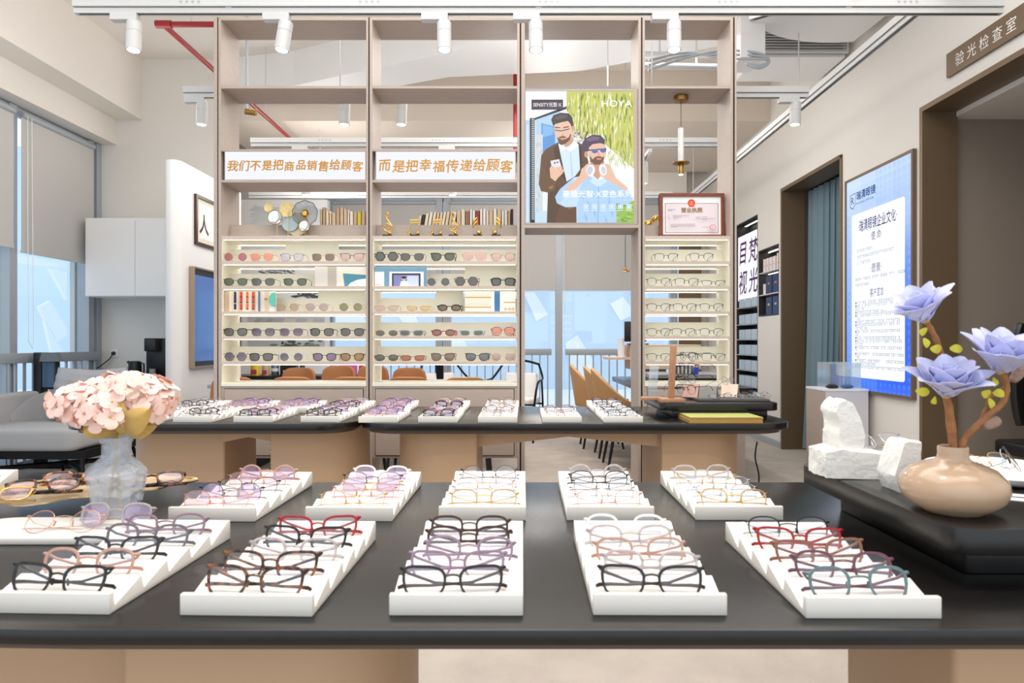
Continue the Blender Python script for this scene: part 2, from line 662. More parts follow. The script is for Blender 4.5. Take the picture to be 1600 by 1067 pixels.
def blind(label, u0, u1, zb, zt, flip):
    t = thing('roller_blind', label, 'blind', (XL + .055, (u0 + u1) / 2, zb) if flip else ((u0 + u1) / 2, YB - .06, zb))
    h = (u1 - u0) / 2
    H = zt - zb
    R = (lambda b, x0, x1, y0, y1, z0, z1: b.box(y0, y1, x0, x1, z0, z1)) if flip else (lambda b, x0, x1, y0, y1, z0, z1: b.box(x0, x1, y0, y1, z0, z1))
    R(MB(), -h, h, -.002, .002, .02, H).build('fabric', M_BLIND, t, smooth=False)
    R(MB(), -h, h, -.008, .008, 0, .02).build('bottom_bar', M_BLIND, t, smooth=False)
    ends = [(0, -h, H), (0, h, H)] if flip else [(-h, 0, H), (h, 0, H)]
    MB().tube(ends, .03, 12).build('roller', M_ALU, t)
    return t


b = blind('wide grey roller blind on the tall window above the sofa', 5.985, 7.0, 1.906, 3.12, True)
q = MB()
q.tube([(0.03, -.47, 1.2), (.03, -.47, .2), (.035, -.47, -.5), (.03, -.46, -.78), (.035, -.42, -.84), (.03, -.40, -.75), (.03, -.41, .2), (.03, -.42, 1.2)], .0028, 6)
q.build('pull_cord', M_PAPER, b)
blind('grey roller blind reaching out of frame beyond the pull cords', 4.3, 5.89, 1.93, 3.12, True)
for u0, u1, l in ((-2.68, -1.19, 'grey roller blind on the back window beside the mural wall'),
                  (-.97, .56, 'grey roller blind on the back window behind the gold music note trophies'),
                  (.66, 2.24, 'grey roller blind on the back window above the tan chairs')):
    b = blind(l, u0, u1, 1.87, 3.15, False)
    if u0 > 0:
        MB().tube([(-.78, -.04, 1.2), (-.78, -.045, .3), (-.775, -.04, -.28), (-.765, -.045, -.34), (-.755, -.04, -.27), (-.76, -.04, .3), (-.76, -.04, 1.2)], .004, 6).build('pull_cord', M_PAPER, b)

# pale building outside; slanted white patches added for shapes seen in the panes
M_OUT = mat('pale_blue_facade', rgb(214, 230, 245), 0.9, var=0.04, vscale=.8)
M_OUTW = mat('white_outside', rgb(250, 252, 255), 0.9)
OD, OX = 17.0, -11.0
mb = MB().box(-16, 10, OD, OD + .2, -1, 6)
for q in ([(818, 457), (835, 457), (856, 491), (838, 502)], [(953, 475), (973, 464), (985, 480), (985, 494), (969, 501)],
          [(883, 537), (902, 523), (927, 565), (930, 640), (900, 600)], [(620, 492), (648, 492), (655, 506), (632, 506)],
          [(700, 525), (722, 525), (734, 548), (706, 548)], [(515, 490), (565, 490), (575, 508), (515, 508)]):
    mb.prism([(X(a, OD), Z(b, OD)) for a, b in q], OD - .05, OD + .01, 'y', 1)
struct('exterior_back', mb, [M_OUT, M_OUTW])
mb = MB().box(OX - .2, OX, -4, 15, -1, 6)


def PL(px, py, x=OX):
    d = x * F / (px - CX)
    return (d, Z(py, d))


for q in ([(57, 480), (75, 470), (101, 512), (101, 525), (86, 534)], [(74, 419), (101, 425), (101, 468)], [(66, 500), (101, 560), (80, 560)],
          [(22, 396), (101, 412), (101, 419), (22, 411)]):
    mb.prism([PL(*p) for p in q], OX - .01, OX + .05, 'x', 1)
struct('exterior_left', mb, [M_OUT, M_OUTW])
struct('exterior_ground', MB().box(-16, 10, YB + .35, OD, -.2, -.05).box(OX, -4.9, -4, YB + .34, -.2, -.05), M_OUTW)

# mural wall at the rear, left of the windows
struct('wall_mural', MB().box(-4.2, -2.5, 9.0, 9.12, 0, 3.0), M_WHITE)
pic = Pic(388, 313, 508, 560)
pic.rect(388, 313, 508, 560, (238, 240, 242))
random.seed(3)
for k in range(7):
    y0 = 322 + k * 5
    pts = [(388, y0 + 8)]
    for j in range(1, 13):
        pts.append((388 + j * 10, y0 + random.uniform(-3, 5)))
    pts.append((508, y0 + 10))
    pic.poly(pts, (212 + k * 3, 216 + k * 3, 220 + k * 3))
for k in range(26):
    pic.ell(430 + random.uniform(-22, 30), 424 + random.gauss(0, 3), random.uniform(2, 7), random.uniform(.6, 1.6), (120, 122, 130), .3)
for k in range(30):
    pic.ell(482 + random.gauss(0, 10), 460 + random.gauss(0, 3), random.uniform(2, 5), random.uniform(1, 2.2), (78, 82, 84))
pic.rect(388, 494, 508, 560, (196, 202, 206))
for k in range(40):
    pic.ell(470 + random.gauss(0, 18), 540 + random.gauss(0, 5), random.uniform(2, 7), random.uniform(1, 3), random.choice([(92, 108, 96), (130, 140, 128), (70, 84, 78)]))
for k in range(12):
    pic.poly([(395 + k * 9, 508 + random.uniform(-3, 3)), (402 + k * 9, 497), (430 + k * 7, 500), (425 + k * 7, 506)], random.choice([(170, 172, 172), (212, 206, 196), (182, 186, 190)]))
o = pic.build('mural', M_PRINT, 1.012, 2.084, Matrix.Translation((X(448, 9), 8.999, Z(436.5, 9))) @ FRONT)
tag(o, 'tall ink landscape mural of mountains and trees on the rear white wall', 'mural')

# ================================================================== EYEWEAR
# lens outlines: (half width, half height, squareness, top flare, outer lift, bottom pinch)
SHAPES = {
    'round': (.0245, .0225, 2.1, 0.0, 0.0, 0.0),
    'square': (.0265, .0205, 3.4, .05, .001, 0.0),
    'soft': (.0265, .0205, 2.7, .06, .002, 0.0),
    'panto': (.0255, .0215, 2.5, .10, .001, .03),
    'cat': (.0275, .0205, 2.5, .12, .0065, .03),
    'aviator': (.0285, .0245, 2.5, .10, -.001, .10),
    'oval': (.0265, .0165, 2.2, 0.0, 0.0, 0.0),
    'narrow': (.0270, .0145, 3.0, .05, .003, 0.0),
    'hexa': (.0285, .0250, 2.6, -.02, 0.0, 0.0),
    'big': (.0300, .0260, 2.9, .05, .001, .02),
}


def outline(shape, n=26):
    a, b, p, tw, lift, pin = SHAPES[shape]
    out = []
    for k in range(n):
        t = 2 * PI * k / n
        c, s = math.cos(t), math.sin(t)
        x = a * math.copysign(abs(c) ** (2 / p), c)
        z = b * math.copysign(abs(s) ** (2 / p), s)
        if shape == 'hexa':
            kk = round(t / (PI / 3) - .5) + .5
            r = math.cos(PI / 6) / max(.5, math.cos(t - kk * PI / 3))
            x, z = a * 1.06 * r * c, b * 1.1 * r * s
        x *= 1 + tw * z / b
        if z < 0:
            x -= pin * .3 * abs(z) * (1 if x > 0 else -1) + pin * .004
        if x > 0 and z > -b * .4:
            z += lift * (x / a) ** 2 * min(1, (z / b + .4))
        out.append((x, z))
    return out


_eye = {}


def eye_meshes(shape, style, pose, cfr, clens, ctemple):
    """meshes of one kind of eyewear: front, lens (two mirrored), temple (two)"""
    key = (shape, style, pose, cfr, clens, ctemple)
    if key in _eye:
        return _eye[key]
    a, b = SHAPES[shape][:2]
    half = .0695
    cx = half - a - .004 if style != 'thin' else half - a - .005
    cx = max(cx, a + .007)
    half = cx + a + .0045
    ol = outline(shape)
    rr = {'full': .0019, 'thick': .0026, 'thin': .00075, 'half': .0015}[style]
    fr = MB()
    for sx in (1, -1):
        pts = [(sx * (cx + x), -.0035 * (1 - abs(x) / a) * 0 + .004 * ((cx + x) / half) ** 2, z) for x, z in ol]
        if style == 'half':
            n = len(pts)
            top = [pts[k % n] for k in range(-1, n // 2 + 2)]
            fr.tube(top, [rr * (.7 if k in (0, len(top) - 1) else 1) for k in range(len(top))], 6, up=(0, 1, 0), flat=.8)
            bot = [pts[k % n] for k in range(n // 2, n + 1)]
            fr.tube(bot, .0007, 5)
        else:
            w = [rr * (1.25 if z > 0 and style in ('full', 'thick') else 1) for x, z in ol]
            fr.tube(pts, w, 6, closed=True, up=(0, 1, 0), flat=.85)
        # end piece
        zt = b * .62 + SHAPES[shape][4]
        ex = cx + a * .93
        e0 = Vector((sx * ex, .004, zt - .001))
        fr.tube([e0, (sx * half, .0045, zt), (sx * (half + .001), .010, zt)], [max(rr, .0014) * 1.3, max(rr, .0014) * 1.35, max(rr, .0012)], 6)
    # bridge
    zb = b * .34
    xi = cx - a * .96
    br = max(rr * .95, .0009)
    fr.tube([(-xi - .001, .0008, zb), (-xi * .5, 0, zb + .0022), (0, -.0004, zb + .0030), (xi * .5, 0, zb + .0022), (xi + .001, .0008, zb)], br, 6, up=(0, 1, 0))
    for sx in (1, -1):   # nose pads
        fr.tube([(sx * (xi + .001), .002, zb - .003), (sx * (xi - .001), .007, zb - .007)], .0005, 5)
        fr.tube([(sx * (xi - .0012), .0068, zb - .004), (sx * (xi + .0002), .0085, zb - .013)], [.0014, .0018], 6)
    mf = fr.mesh('frame_front', angle=60)
    lens = []
    for sx in (1, -1):
        lm = MB()
        k = .985
        vs = [(sx * (cx + x * k), .004 * ((cx + x) / half) ** 2, z * k) for x, z in ol]
        vs2 = [(sx * (cx + x * .55), .004 * ((cx + x * .55) / half) ** 2 - .0009, z * .55) for x, z in ol]
        n = len(vs)
        vs += vs2 + [(sx * cx, .004 * (cx / half) ** 2 - .0012, 0)]
        fs = [(i, (i + 1) % n, n + (i + 1) % n, n + i) for i in range(n)] + [(n + i, n + (i + 1) % n, 2 * n) for i in range(n)]
        lm.add(vs, fs)
        lens.append(lm.mesh('lens', angle=80))
    zt = b * .62 + SHAPES[shape][4]
    tr = {'full': .0016, 'thick': .0026, 'thin': .0008, 'half': .0012}[style]
    temples = []
    for sx in (1, -1):
        tm = MB()
        if pose == 'open':
            pts = [(sx * (half + .001), .010, zt), (sx * (half + .003), .05, zt - .002), (sx * (half + .001), .085, zt - .006),
                   (sx * (half - .006), .103, zt - .014), (sx * (half - .011), .116, -b + .002)]
            tm.tube(pts, [tr, tr, tr, tr * 1.25, tr * 1.1], 6, flat=1.5 if tr > .0015 else 1.0, up=(0, 0, 1))
        else:
            dy = .0155 if sx > 0 else .0205
            pts = [(sx * (half + .0005), .010, zt), (sx * (half - .008), dy - .001, zt - .007), (sx * .025, dy, min(zt * .2, -b + .020)), (-sx * .03, dy, -b + .0165),
                   (-sx * (half - .016), dy, -b + .0168), (-sx * (half - .001), dy - .001, -b + .0160), (-sx * (half + .004), dy - .003, -b + .0140)]
            tm.tube(pts, [tr, tr, tr, tr, tr * 1.15, tr * 1.35, tr * 1.2], 6, flat=1.3 if tr > .0015 else 1.0, up=(0, 0, 1))
        temples.append(tm.mesh('temple', angle=60))
    mf.materials.append(cfr)
    for l in lens:
        l.materials.append(clens)
    for t in temples:
        t.materials.append(ctemple)
    _eye[key] = (mf, lens, temples, rr * 1.2 - min(z for x, z in ol))
    return _eye[key]


def eyewear(name, label, cat, loc, rot, spec, pose, group):
    """spec: shape, style, frame material, lens material[, temple material]"""
    shape, style, fm, lm = spec[:4]
    tm = spec[4] if len(spec) > 4 else fm
    mf, lens, temples, hb = eye_meshes(shape, style, pose, fm, lm, tm)
    t = thing(name, label, cat, loc, group=group, rot=rot)
    link('frame_front', mf, None, t)
    for l in lens:
        link('lens', l, None, t)
    for q in temples:
        link('temple', q, None, t)
    return t


def fm(name, r, g, b, rough=.22, metal=0.0, **k):
    return mat('frame_' + name, rgb(r, g, b), rough, metal, **k)


def tortoise(name, c1, c2):
    n = 'frame_' + name
    if n in _mats:
        return _mats[n]
    m = mat(n, rgb(*c1), .2)
    nt = m.node_tree
    tc = nt.nodes.new('ShaderNodeTexCoord')
    no = nt.nodes.new('ShaderNodeTexNoise')
    no.inputs['Scale'].default_value = 90
    cr = nt.nodes.new('ShaderNodeValToRGB')
    cr.color_ramp.elements[0].position, cr.color_ramp.elements[1].position = .46, .6
    cr.color_ramp.elements[0].color, cr.color_ramp.elements[1].color = rgb(*c1), rgb(*c2)
    nt.links.new(tc.outputs['Object'], no.inputs[0])
    nt.links.new(no.outputs[0], cr.inputs[0])
    nt.links.new(cr.outputs[0], nt.nodes['Principled BSDF'].inputs['Base Color'])
    return m


FM = {
    'black': fm('black', 24, 22, 22), 'darkbrown': fm('darkbrown', 62, 36, 30), 'tortoise': tortoise('tortoise', (34, 22, 18), (132, 76, 38)),
    'ambertort': tortoise('ambertort', (90, 46, 20), (206, 140, 70)), 'rose': fm('rose', 190, 148, 132), 'pink': fm('pink', 226, 186, 182),
    'clear': fm('clear', 232, 220, 218, trans=.6), 'lilac': fm('lilac', 150, 124, 144), 'plum': fm('plum', 104, 62, 80), 'red': fm('red', 158, 20, 30),
    'grey': fm('grey', 108, 104, 112), 'mauve': fm('mauve', 142, 112, 128), 'teal': fm('teal', 92, 116, 118), 'white': fm('white', 240, 238, 236),
    'gold': fm('gold', 212, 172, 108, .2, .9), 'rosegold': fm('rosegold', 214, 160, 138, .2, .9), 'silver': fm('silver', 190, 192, 198, .2, .9),
    'gun': fm('gun', 66, 64, 68, .25, .7), 'brown': fm('brown', 134, 88, 66), 'green': fm('green', 66, 74, 56), 'skyblue': fm('skyblue', 158, 190, 216),
    'amber': fm('amber', 150, 104, 46), 'steelgrey': fm('steelgrey', 150, 156, 160),
}
L_CLEAR = lens_mat('lens_clear', (.93, .95, 1, 1), .96, .05)
L_LILAC = lens_mat('lens_lilac_coated', rgb(206, 184, 222), .72, .10)  # lilac tint; purple reflections on clear lenses are painted in by it too
L_PINK = lens_mat('lens_pink_coated', rgb(232, 206, 216), .80, .08)
LM = {
    'smoke': lens_mat('lens_smoke', rgb(88, 86, 84), .22, .07), 'green': lens_mat('lens_green', rgb(84, 92, 70), .2, .07),
    'olive': lens_mat('lens_olive', rgb(132, 132, 88), .25, .07), 'brown': lens_mat('lens_brown', rgb(128, 104, 88), .25, .07),
    'tan': lens_mat('lens_tan', rgb(176, 156, 124), .3, .07), 'bronze': lens_mat('lens_bronze', rgb(116, 92, 48), .2, .07),
    'amber': lens_mat('lens_amber', rgb(166, 118, 62), .25, .07), 'purple': lens_mat('lens_purple', rgb(96, 78, 100), .3, .07, grad=(.55, .1)),
    'violet': lens_mat('lens_violet', rgb(132, 98, 136), .3, .07), 'wine': lens_mat('lens_wine', rgb(176, 92, 104), .25, .07),
    'coral': lens_mat('lens_coral', rgb(240, 148, 124), .3, .06, grad=(.6, .1)), 'lilac': lens_mat('lens_lilac', rgb(214, 204, 222), .45, .07),
    'blush': lens_mat('lens_blush', rgb(226, 184, 178), .3, .06, grad=(.6, .15)), 'mink': lens_mat('lens_mink', rgb(186, 162, 156), .3, .07, grad=(.6, .1)),
    'terracotta': lens_mat('lens_terracotta', rgb(176, 98, 66), .25, .07), 'slate': lens_mat('lens_slate', rgb(104, 106, 118), .25, .07),
    'honey': lens_mat('lens_honey', rgb(214, 190, 132), .35, .07), 'rosebeige': lens_mat('lens_rosebeige', rgb(212, 182, 170), .35, .07),
    'salmon': lens_mat('lens_salmon', rgb(226, 140, 122), .3, .07, grad=(.75, .1)),
}

# ================================================================== DISPLAY SHELVES
DF, DB, DL = 4.10, 4.37, 4.235     # front, back and mid-lip depths


def zf(py):
    return Z(py, DF)


def xf(px):
    return X(px, DF)


BOARDS = [(368.5, 374), (408, 413), (447, 452), (486.5, 491), (525.5, 530), (564.5, 569.5)]
ROWZ = [zf(b[0]) for b in BOARDS[1:]]


def bay(label, xo0, x0, x1, xo1, kind, full):
    """one cabinet: xo0..x0 and x1..xo1 are its side panels (px at the front plane)"""
    t = thing('display_shelf', label, 'shelf', (xf((x0 + x1) / 2), (DF + DB) / 2, 0), group='taupe display shelves standing side by side')
    ox, oy = xf((x0 + x1) / 2), (DF + DB) / 2

    def B(name, m, *a, bevel=0.0):
        q = MB()
        for r in a:
            q.box(r[0] - ox, r[1] - ox, r[2] - oy, r[3] - oy, r[4], r[5])
        return q.build(name, m, t, bevel=bevel, smooth=False)

    zt = zf(27)
    B('side_panel', M_TAUPE, (xf(xo0), xf(x0), DF, DB, 0, zt))
    B('side_panel', M_TAUPE, (xf(x1), xf(xo1), DF, DB, 0, zt))
    a, b = xf(x0), xf(x1)
    B('top_panel', M_TAUPE_H, (a, b, DF, DB, zf(31.5), zt))
    if kind == 'poster':
        B('shelf_board', M_TAUPE_H, (a, b, DF, DB, zf(356), zf(350.5)))
        return t
    B('shelf_board', M_TAUPE_H, (a, b, DF + .004, DB, zf(137.8), zf(134.2)))
    if kind == 'sign':
        B('shelf_board', M_TAUPE_H, (a, b, DF + .004, DB, zf(236), zf(232.8)))
        B('shelf_board', M_TAUPE_H, (a, b, DF + .004, DB, zf(284.6), zf(281)))
    B('back_lip', M_TAUPE_H, (a, b, DL, DL + .012, zf(368.5), Z(351.5, DL)))
    for i, (p0, p1) in enumerate(BOARDS):
        s = MB().box(a + .0005 - ox, b - .0005 - ox, DF + .005 - oy, DB - oy, zf(p1), zf(p0)).box(a + .0005 - ox, b - .0005 - ox, DF + .001 - oy, DF + .005 - oy, zf(p1) - .0005, zf(p0) + .0002, 1)
        s = s.build('shelf_board', [M_CREAM, M_EDGE_SHADE], t, smooth=False)
        q = MB().box(a - ox + .012, b - ox - .012, DF - oy + .012, DF - oy + .02, zf(p1) - .0025, zf(p1) - .0003)
        q.box(a - ox + .012, b - ox - .012, DB - oy - .02, DB - oy - .012, zf(p1) - .0025, zf(p1) - .0003)
        q.build('led_strip', M_LED, s, smooth=False)
        if i:
            B('back_lip', M_CREAM, (a, b, DL, DL + .008, zf(p0), zf(p0) + .088))
    for row, p0, p1 in full:       # taller pieces of back panel that close a row
        B('back_panel', M_CREAM, (xf(p0) * DL / DF, xf(p1) * DL / DF, DL + .0005, DL + .0085, ROWZ[row] + .088, zf(BOARDS[row][1])))
    # inner cream cheeks beside the lit rows
    B('side_liner', M_CREAM, (a, a + .004, DF + .01, DB - .002, zf(598.5), zf(374)))
    B('side_liner', M_CREAM, (b - .004, b, DF + .01, DB - .002, zf(598.5), zf(374)))
    B('counter_board', M_CREAM, (a, b, DF + .001, DB, zf(603.5), zf(598.5)))
    c = B('base_cabinet', M_TAUPE_H, (a, b, DF + .006, DB, zf(716), zf(603.5)))
    d = .006
    q = MB().box(a - ox + .02, b - ox - .02, DF - oy - .001, DF - oy + .008, zf(711), zf(608))
    q.build('drawer_front', M_TAUPE_H, c, smooth=False)
    q = MB().box(a - ox + .016, b - ox - .016, DF - oy + .0045, DF - oy + .0065, zf(712), zf(607))
    q.build('shadow_gap', M_BLACKTRIM, c, smooth=False)
    return t


S1 = bay('display shelf with the disc sculpture under the first lit sign', 341.2, 345.3, 572.2, 575.4, 'sign', [(0, 446, 529), (2, 497, 571)])
S2 = bay('display shelf holding six gold music note trophies under the second lit sign', 577.6, 581.6, 808, 812, 'sign', [(1, 726, 807), (2, 681, 724)])
S3 = bay('open display frame carrying the lit poster of two men', 814.5, 820, 997.5, 1001.5, 'poster', [])
S4 = bay('narrow display shelf topped by the framed certificate', 1004, 1007.5, 1141.2, 1145.4, 'cert', [])


def end_panel(parent, p0, p1, s0, s1, strip_only=False):
    ox, oy = parent.location.x, parent.location.y
    MB().box(xf(s0) - ox, xf(s1) - ox, DF - oy + .004, DB - oy, 0, zf(26.5)).build('metal_strip', M_BLACKTRIM, parent, smooth=False)  # dark metal strip between neighbouring cabinets
    if not strip_only:
        MB().box(xf(p0) - ox, xf(p1) - ox, DF - oy, DB - oy, 0, zf(25)).build('end_panel', M_TAUPE, parent, smooth=False)


end_panel(S1, 334, 339.4, 339.4, 341.2)
end_panel(S2, 0, 0, 575.4, 577.6, True)
end_panel(S3, 0, 0, 812, 814.5, True)
end_panel(S4, 0, 0, 1001.5, 1004, True)
end_panel(S4, 1148, 1151, 1145.4, 1148)


def lit_sign(label, p0, p1, body, n):
    cx = xf((p0 + p1) / 2)
    t = thing('lit_sign', label, 'sign', (cx, DF + .06, zf(281)), group='lit calligraphy signs')
    w = xf(p1) - xf(p0)
    h = zf(236) - zf(281)
    MB().box(-w / 2 - .002, w / 2 + .002, -.054, .03, .0005, h - .0005).build('casing', M_TAUPE_H, t, smooth=False)
    MB().box(-w / 2 + .003, w / 2 - .003, -.0565, -.0545, .003, h - .003).build('face', M_SIGNFACE, t, smooth=False)
    # brush-like characters, each set slightly differently
    step = w * .965 / n
    for k, ch in enumerate(body):
        rr = random.uniform(-.06, .06)
        s = min(step * .98, .085) * random.uniform(.94, 1.04)
        M = Matrix.Translation((-w / 2 + w * .018 + step * (k + .5), -.0572, h * .50 + random.uniform(-.006, .006))) @ FRONT @ Matrix.Rotation(rr, 4, 'Z')
        put_text('lettering', ch, s, M_GOLDTEXT, M, t, shear=.12, bold=.0017)
    return t


lit_sign('lit white sign with twelve gold brush characters over the disc sculpture', 350.7, 571, '我们不是把商品销售给顾客', 12)
lit_sign('lit white sign with ten gold brush characters over the music note trophies', 587, 805.5, '而是把幸福传递给顾客', 10)

# ---- sunglasses and glasses on the shelves: (centre px, spec) per row
SUN = [
    [  # first shelf
        [(366, 'wine round', ('round', 'thin', 'rosegold', 'wine')), (409, 'coral gradient', ('soft', 'thin', 'rosegold', 'coral')), (456, 'pale lilac', ('square', 'thin', 'gun', 'lilac')), (505, 'brown square', ('square', 'thin', 'rosegold', 'brown')), (550, 'blush pink black-trimmed', ('cat', 'half', 'gun', 'blush'))],
        [(364, 'green black-browed', ('soft', 'half', 'black', 'green')), (411, 'dark brown browline', ('soft', 'half', 'darkbrown', 'smoke')), (461, 'moss green browline', ('soft', 'half', 'gun', 'green'))],
        [(449, 'tan aviator', ('panto', 'thin', 'gold', 'tan')), (495, 'mink gradient', ('panto', 'thin', 'rosegold', 'mink')), (548, 'olive round', ('round', 'thin', 'gold', 'olive'))],
        [(366, 'black square', ('soft', 'full', 'black', 'smoke')), (411, 'grey-framed purple', ('soft', 'full', 'grey', 'purple')), (455, 'taupe-framed purple', ('soft', 'full', 'mauve', 'purple')), (503, 'black soft-square', ('soft', 'full', 'black', 'smoke')), (553, 'dark grey soft-square', ('soft', 'full', 'gun', 'smoke'))],
        [(362, 'purple gradient hexagonal', ('hexa', 'thin', 'gun', 'purple')), (408, 'black square-rimmed', ('square', 'full', 'black', 'smoke')), (455, 'small round mauve', ('round', 'thin', 'silver', 'purple')), (507, 'violet-lensed black', ('soft', 'full', 'black', 'violet')), (554, 'amber-lensed tortoiseshell', ('soft', 'full', 'tortoise', 'amber'))],
    ],
    [
        [(603, 'large black hexagonal', ('hexa', 'full', 'black', 'smoke')), (644, 'dark brown browline', ('soft', 'half', 'darkbrown', 'smoke')), (692, 'deep green cat-eye', ('cat', 'thick', 'green', 'green')), (741, 'blush aviator', ('aviator', 'thin', 'rosegold', 'blush')), (786, 'blush black-bridged', ('panto', 'thin', 'gun', 'blush'))],
        [(685, 'small grey oval', ('round', 'thin', 'silver', 'smoke')), (729, 'wine-framed hexagonal', ('hexa', 'full', 'plum', 'smoke')), (786, 'black squarish', ('square', 'thick', 'black', 'smoke'))],
        [(602, 'rose beige narrow', ('narrow', 'half', 'rose', 'rosebeige')), (654, 'honey narrow', ('narrow', 'half', 'gold', 'honey')), (702, 'thick black oval', ('oval', 'thick', 'black', 'bronze'))],
        [(602, 'dark teardrop', ('oval', 'thin', 'gold', 'smoke')), (643, 'pale grey rectangular', ('narrow', 'thick', 'steelgrey', 'smoke')), (693, 'bright red oval', ('oval', 'thick', 'red', 'brown')), (737, 'sky blue rectangular', ('narrow', 'thick', 'skyblue', 'bronze')), (786, 'salmon gradient', ('aviator', 'half', 'tortoise', 'salmon'))],
        [(600, 'dark slim oval', ('oval', 'full', 'tortoise', 'smoke')), (645, 'terracotta cat-eye', ('narrow', 'full', 'brown', 'terracotta')), (692, 'brown cat-eye', ('cat', 'full', 'tortoise', 'brown')), (746, 'slate cat-eye', ('cat', 'full', 'gun', 'slate')), (788, 'mink round', ('panto', 'thin', 'rosegold', 'mink'))],
    ],
    [
        [(1041, 'black thin-rimmed', ('soft', 'half', 'black', None)), (1096, 'black fine-wired', ('panto', 'half', 'gun', None))],
        [(1022, 'black round-lensed', ('panto', 'half', 'gun', None)), (1073, 'black broad', ('square', 'half', 'black', None)), (1115, 'black shallow', ('narrow', 'half', 'black', None))],
        [(1022, 'black half-rim', ('soft', 'half', 'black', None)), (1070, 'grey half-rim', ('soft', 'half', 'gun', None)), (1112, 'bold black half-rim', ('soft', 'half', 'black', None))],
        [(1022, 'black full-rim', ('soft', 'half', 'black', None)), (1068, 'black squared', ('square', 'half', 'black', None)), (1112, 'black wide', ('soft', 'half', 'gun', None))],
        [(1023, 'black arched', ('soft', 'half', 'black', None)), (1072, 'black curved', ('panto', 'half', 'black', None)), (1115, 'black flat-topped', ('square', 'half', 'black', None))],
    ],
]
UB = [(xf(345.3), xf(572.2)), (xf(581.6), xf(808)), (xf(1007.5), xf(1141.2))]
UNITNAME = ['shelf under the first lit sign', 'shelf under the second lit sign', 'shelf under the certificate']
for u, rows in enumerate(SUN):
    for r, items in enumerate(rows):
        for k, (px, nm, sp) in enumerate(items):
            shape, style, fk, lk = sp
            sun = lk is not None
            spec = (shape, style, FM[fk], LM[lk] if sun else L_CLEAR)
            hb = eye_meshes(shape, style, 'open', spec[2], spec[3], spec[2])[3]
            kind = 'sunglasses' if sun else 'eyeglasses'
            lab = '%s %s, %s row down on the %s' % (nm, kind if sun else 'glasses', ORD[r], UNITNAME[u])
            d = DF + .004
            x_ = min(max(X(px, d), UB[u][0] + .085), UB[u][1] - .085)
            e_ = eyewear(kind, lab, 'sunglasses' if sun else 'glasses', (x_, d, ROWZ[r] + hb * 1.07 + .001), (0, 0, random.uniform(-.025, .025)), spec, 'open', 'eyewear on the lit display shelves')
            e_.scale = (1.04, 1.04, 1.07)

# ---- picture cards standing in the lit rows
def card(label, p0, p1, row, draw):
    y0, y1 = BOARDS[row][1] + .4, BOARDS[row + 1][0]
    d = DF + .035
    w = xf(p1) - xf(p0) - .009
    h = zf(y0) - zf(y1) - .008
    t = thing('picture_card', label, 'card', (xf((p0 + p1) / 2), d, ROWZ[row] + .0005))
    MB().box(-w / 2, w / 2, 0, .012, 0, h).build('board', M_PAPER, t, smooth=False)
    pic = Pic(0, 0, 100, 100)
    draw(pic)
    pic.build('printed_face', M_PRINT, w - .001, h - .001, Matrix.Translation((0, -.0006, h / 2)) @ FRONT, t)


def c_arch(p):
    p.rect(0, 0, 100, 100, (214, 208, 202))
    p.rect(25, 0, 42, 100, (184, 174, 164))
    p.poly([(44, 0), (100, 8), (100, 100), (44, 100)], (226, 222, 220))
    p.poly([(48, 20), (100, 28), (100, 100), (54, 100)], (238, 226, 200))
    p.poly([(55, 34), (100, 42), (100, 100), (58, 100)], (78, 140, 166))
    p.poly([(64, 100), (70, 82), (84, 66), (100, 60), (100, 100)], (250, 252, 252))


def c_books(p):
    p.rect(0, 0, 100, 100, (226, 214, 200))
    for k, c in enumerate([(196, 170, 140), (224, 206, 184), (206, 182, 152), (232, 222, 206), (206, 186, 160), (222, 206, 190), (210, 190, 168)]):
        p.rect(k * 13, 0, k * 13 + 9, 100, c)
    for x, cc in ((18, (30, 40, 80)), (30, (214, 60, 40)), (42, (226, 110, 50)), (54, (200, 70, 50))):
        for y in (2, 30, 62):
            p.rect(x, y, x + 5, y + 24, cc)
            p.rect(x, y + 24, x + 5, y + 28, (40, 36, 60))
    p.rect(66, 0, 70, 100, (72, 118, 160))
    p.rect(78, 34, 84, 42, (200, 110, 50))
    p.ell(97, 40, 10, 34, (96, 196, 176))
    p.rect(88, 78, 100, 100, (220, 222, 226))


def c_screen(p):
    p.rect(0, 0, 100, 100, (112, 156, 186))
    p.rect(0, 26, 18, 100, (248, 248, 250))
    p.rect(28, 26, 94, 100, (246, 246, 248))
    p.rect(33, 34, 88, 100, (44, 40, 46))
    p.rect(36, 42, 85, 100, (132, 134, 190))
    p.rect(62, 46, 84, 100, (206, 216, 240))
    p.ell(56, 62, 4, 8, (226, 180, 160))
    p.ell(56, 55, 4.4, 6, (36, 30, 34))
    p.poly([(48, 100), (50, 76), (56, 70), (63, 76), (65, 100)], (240, 240, 246))
    p.rect(2, 90, 10, 94, (200, 170, 130))


def c_shelves(p):
    p.rect(0, 0, 100, 100, (244, 236, 220))
    p.rect(52, 0, 58, 100, (250, 250, 250))
    p.rect(58, 0, 69, 100, (66, 120, 168))
    p.rect(69, 0, 100, 100, (246, 240, 232))
    for y in (27, 76):
        p.rect(0, y, 52, y + 6, (206, 166, 104))
    p.rect(76, 52, 100, 57, (206, 166, 104))
    for y in (14, 62):
        for x in (6, 18, 30, 41):
            p.ell(x, y, 4.5, 6, (214, 204, 186))
            p.ell(x, y, 3.6, 4.8, (244, 238, 226))
    for x in (80, 88, 95):
        p.ell(x, 88, 3.4, 8, (206, 190, 166))


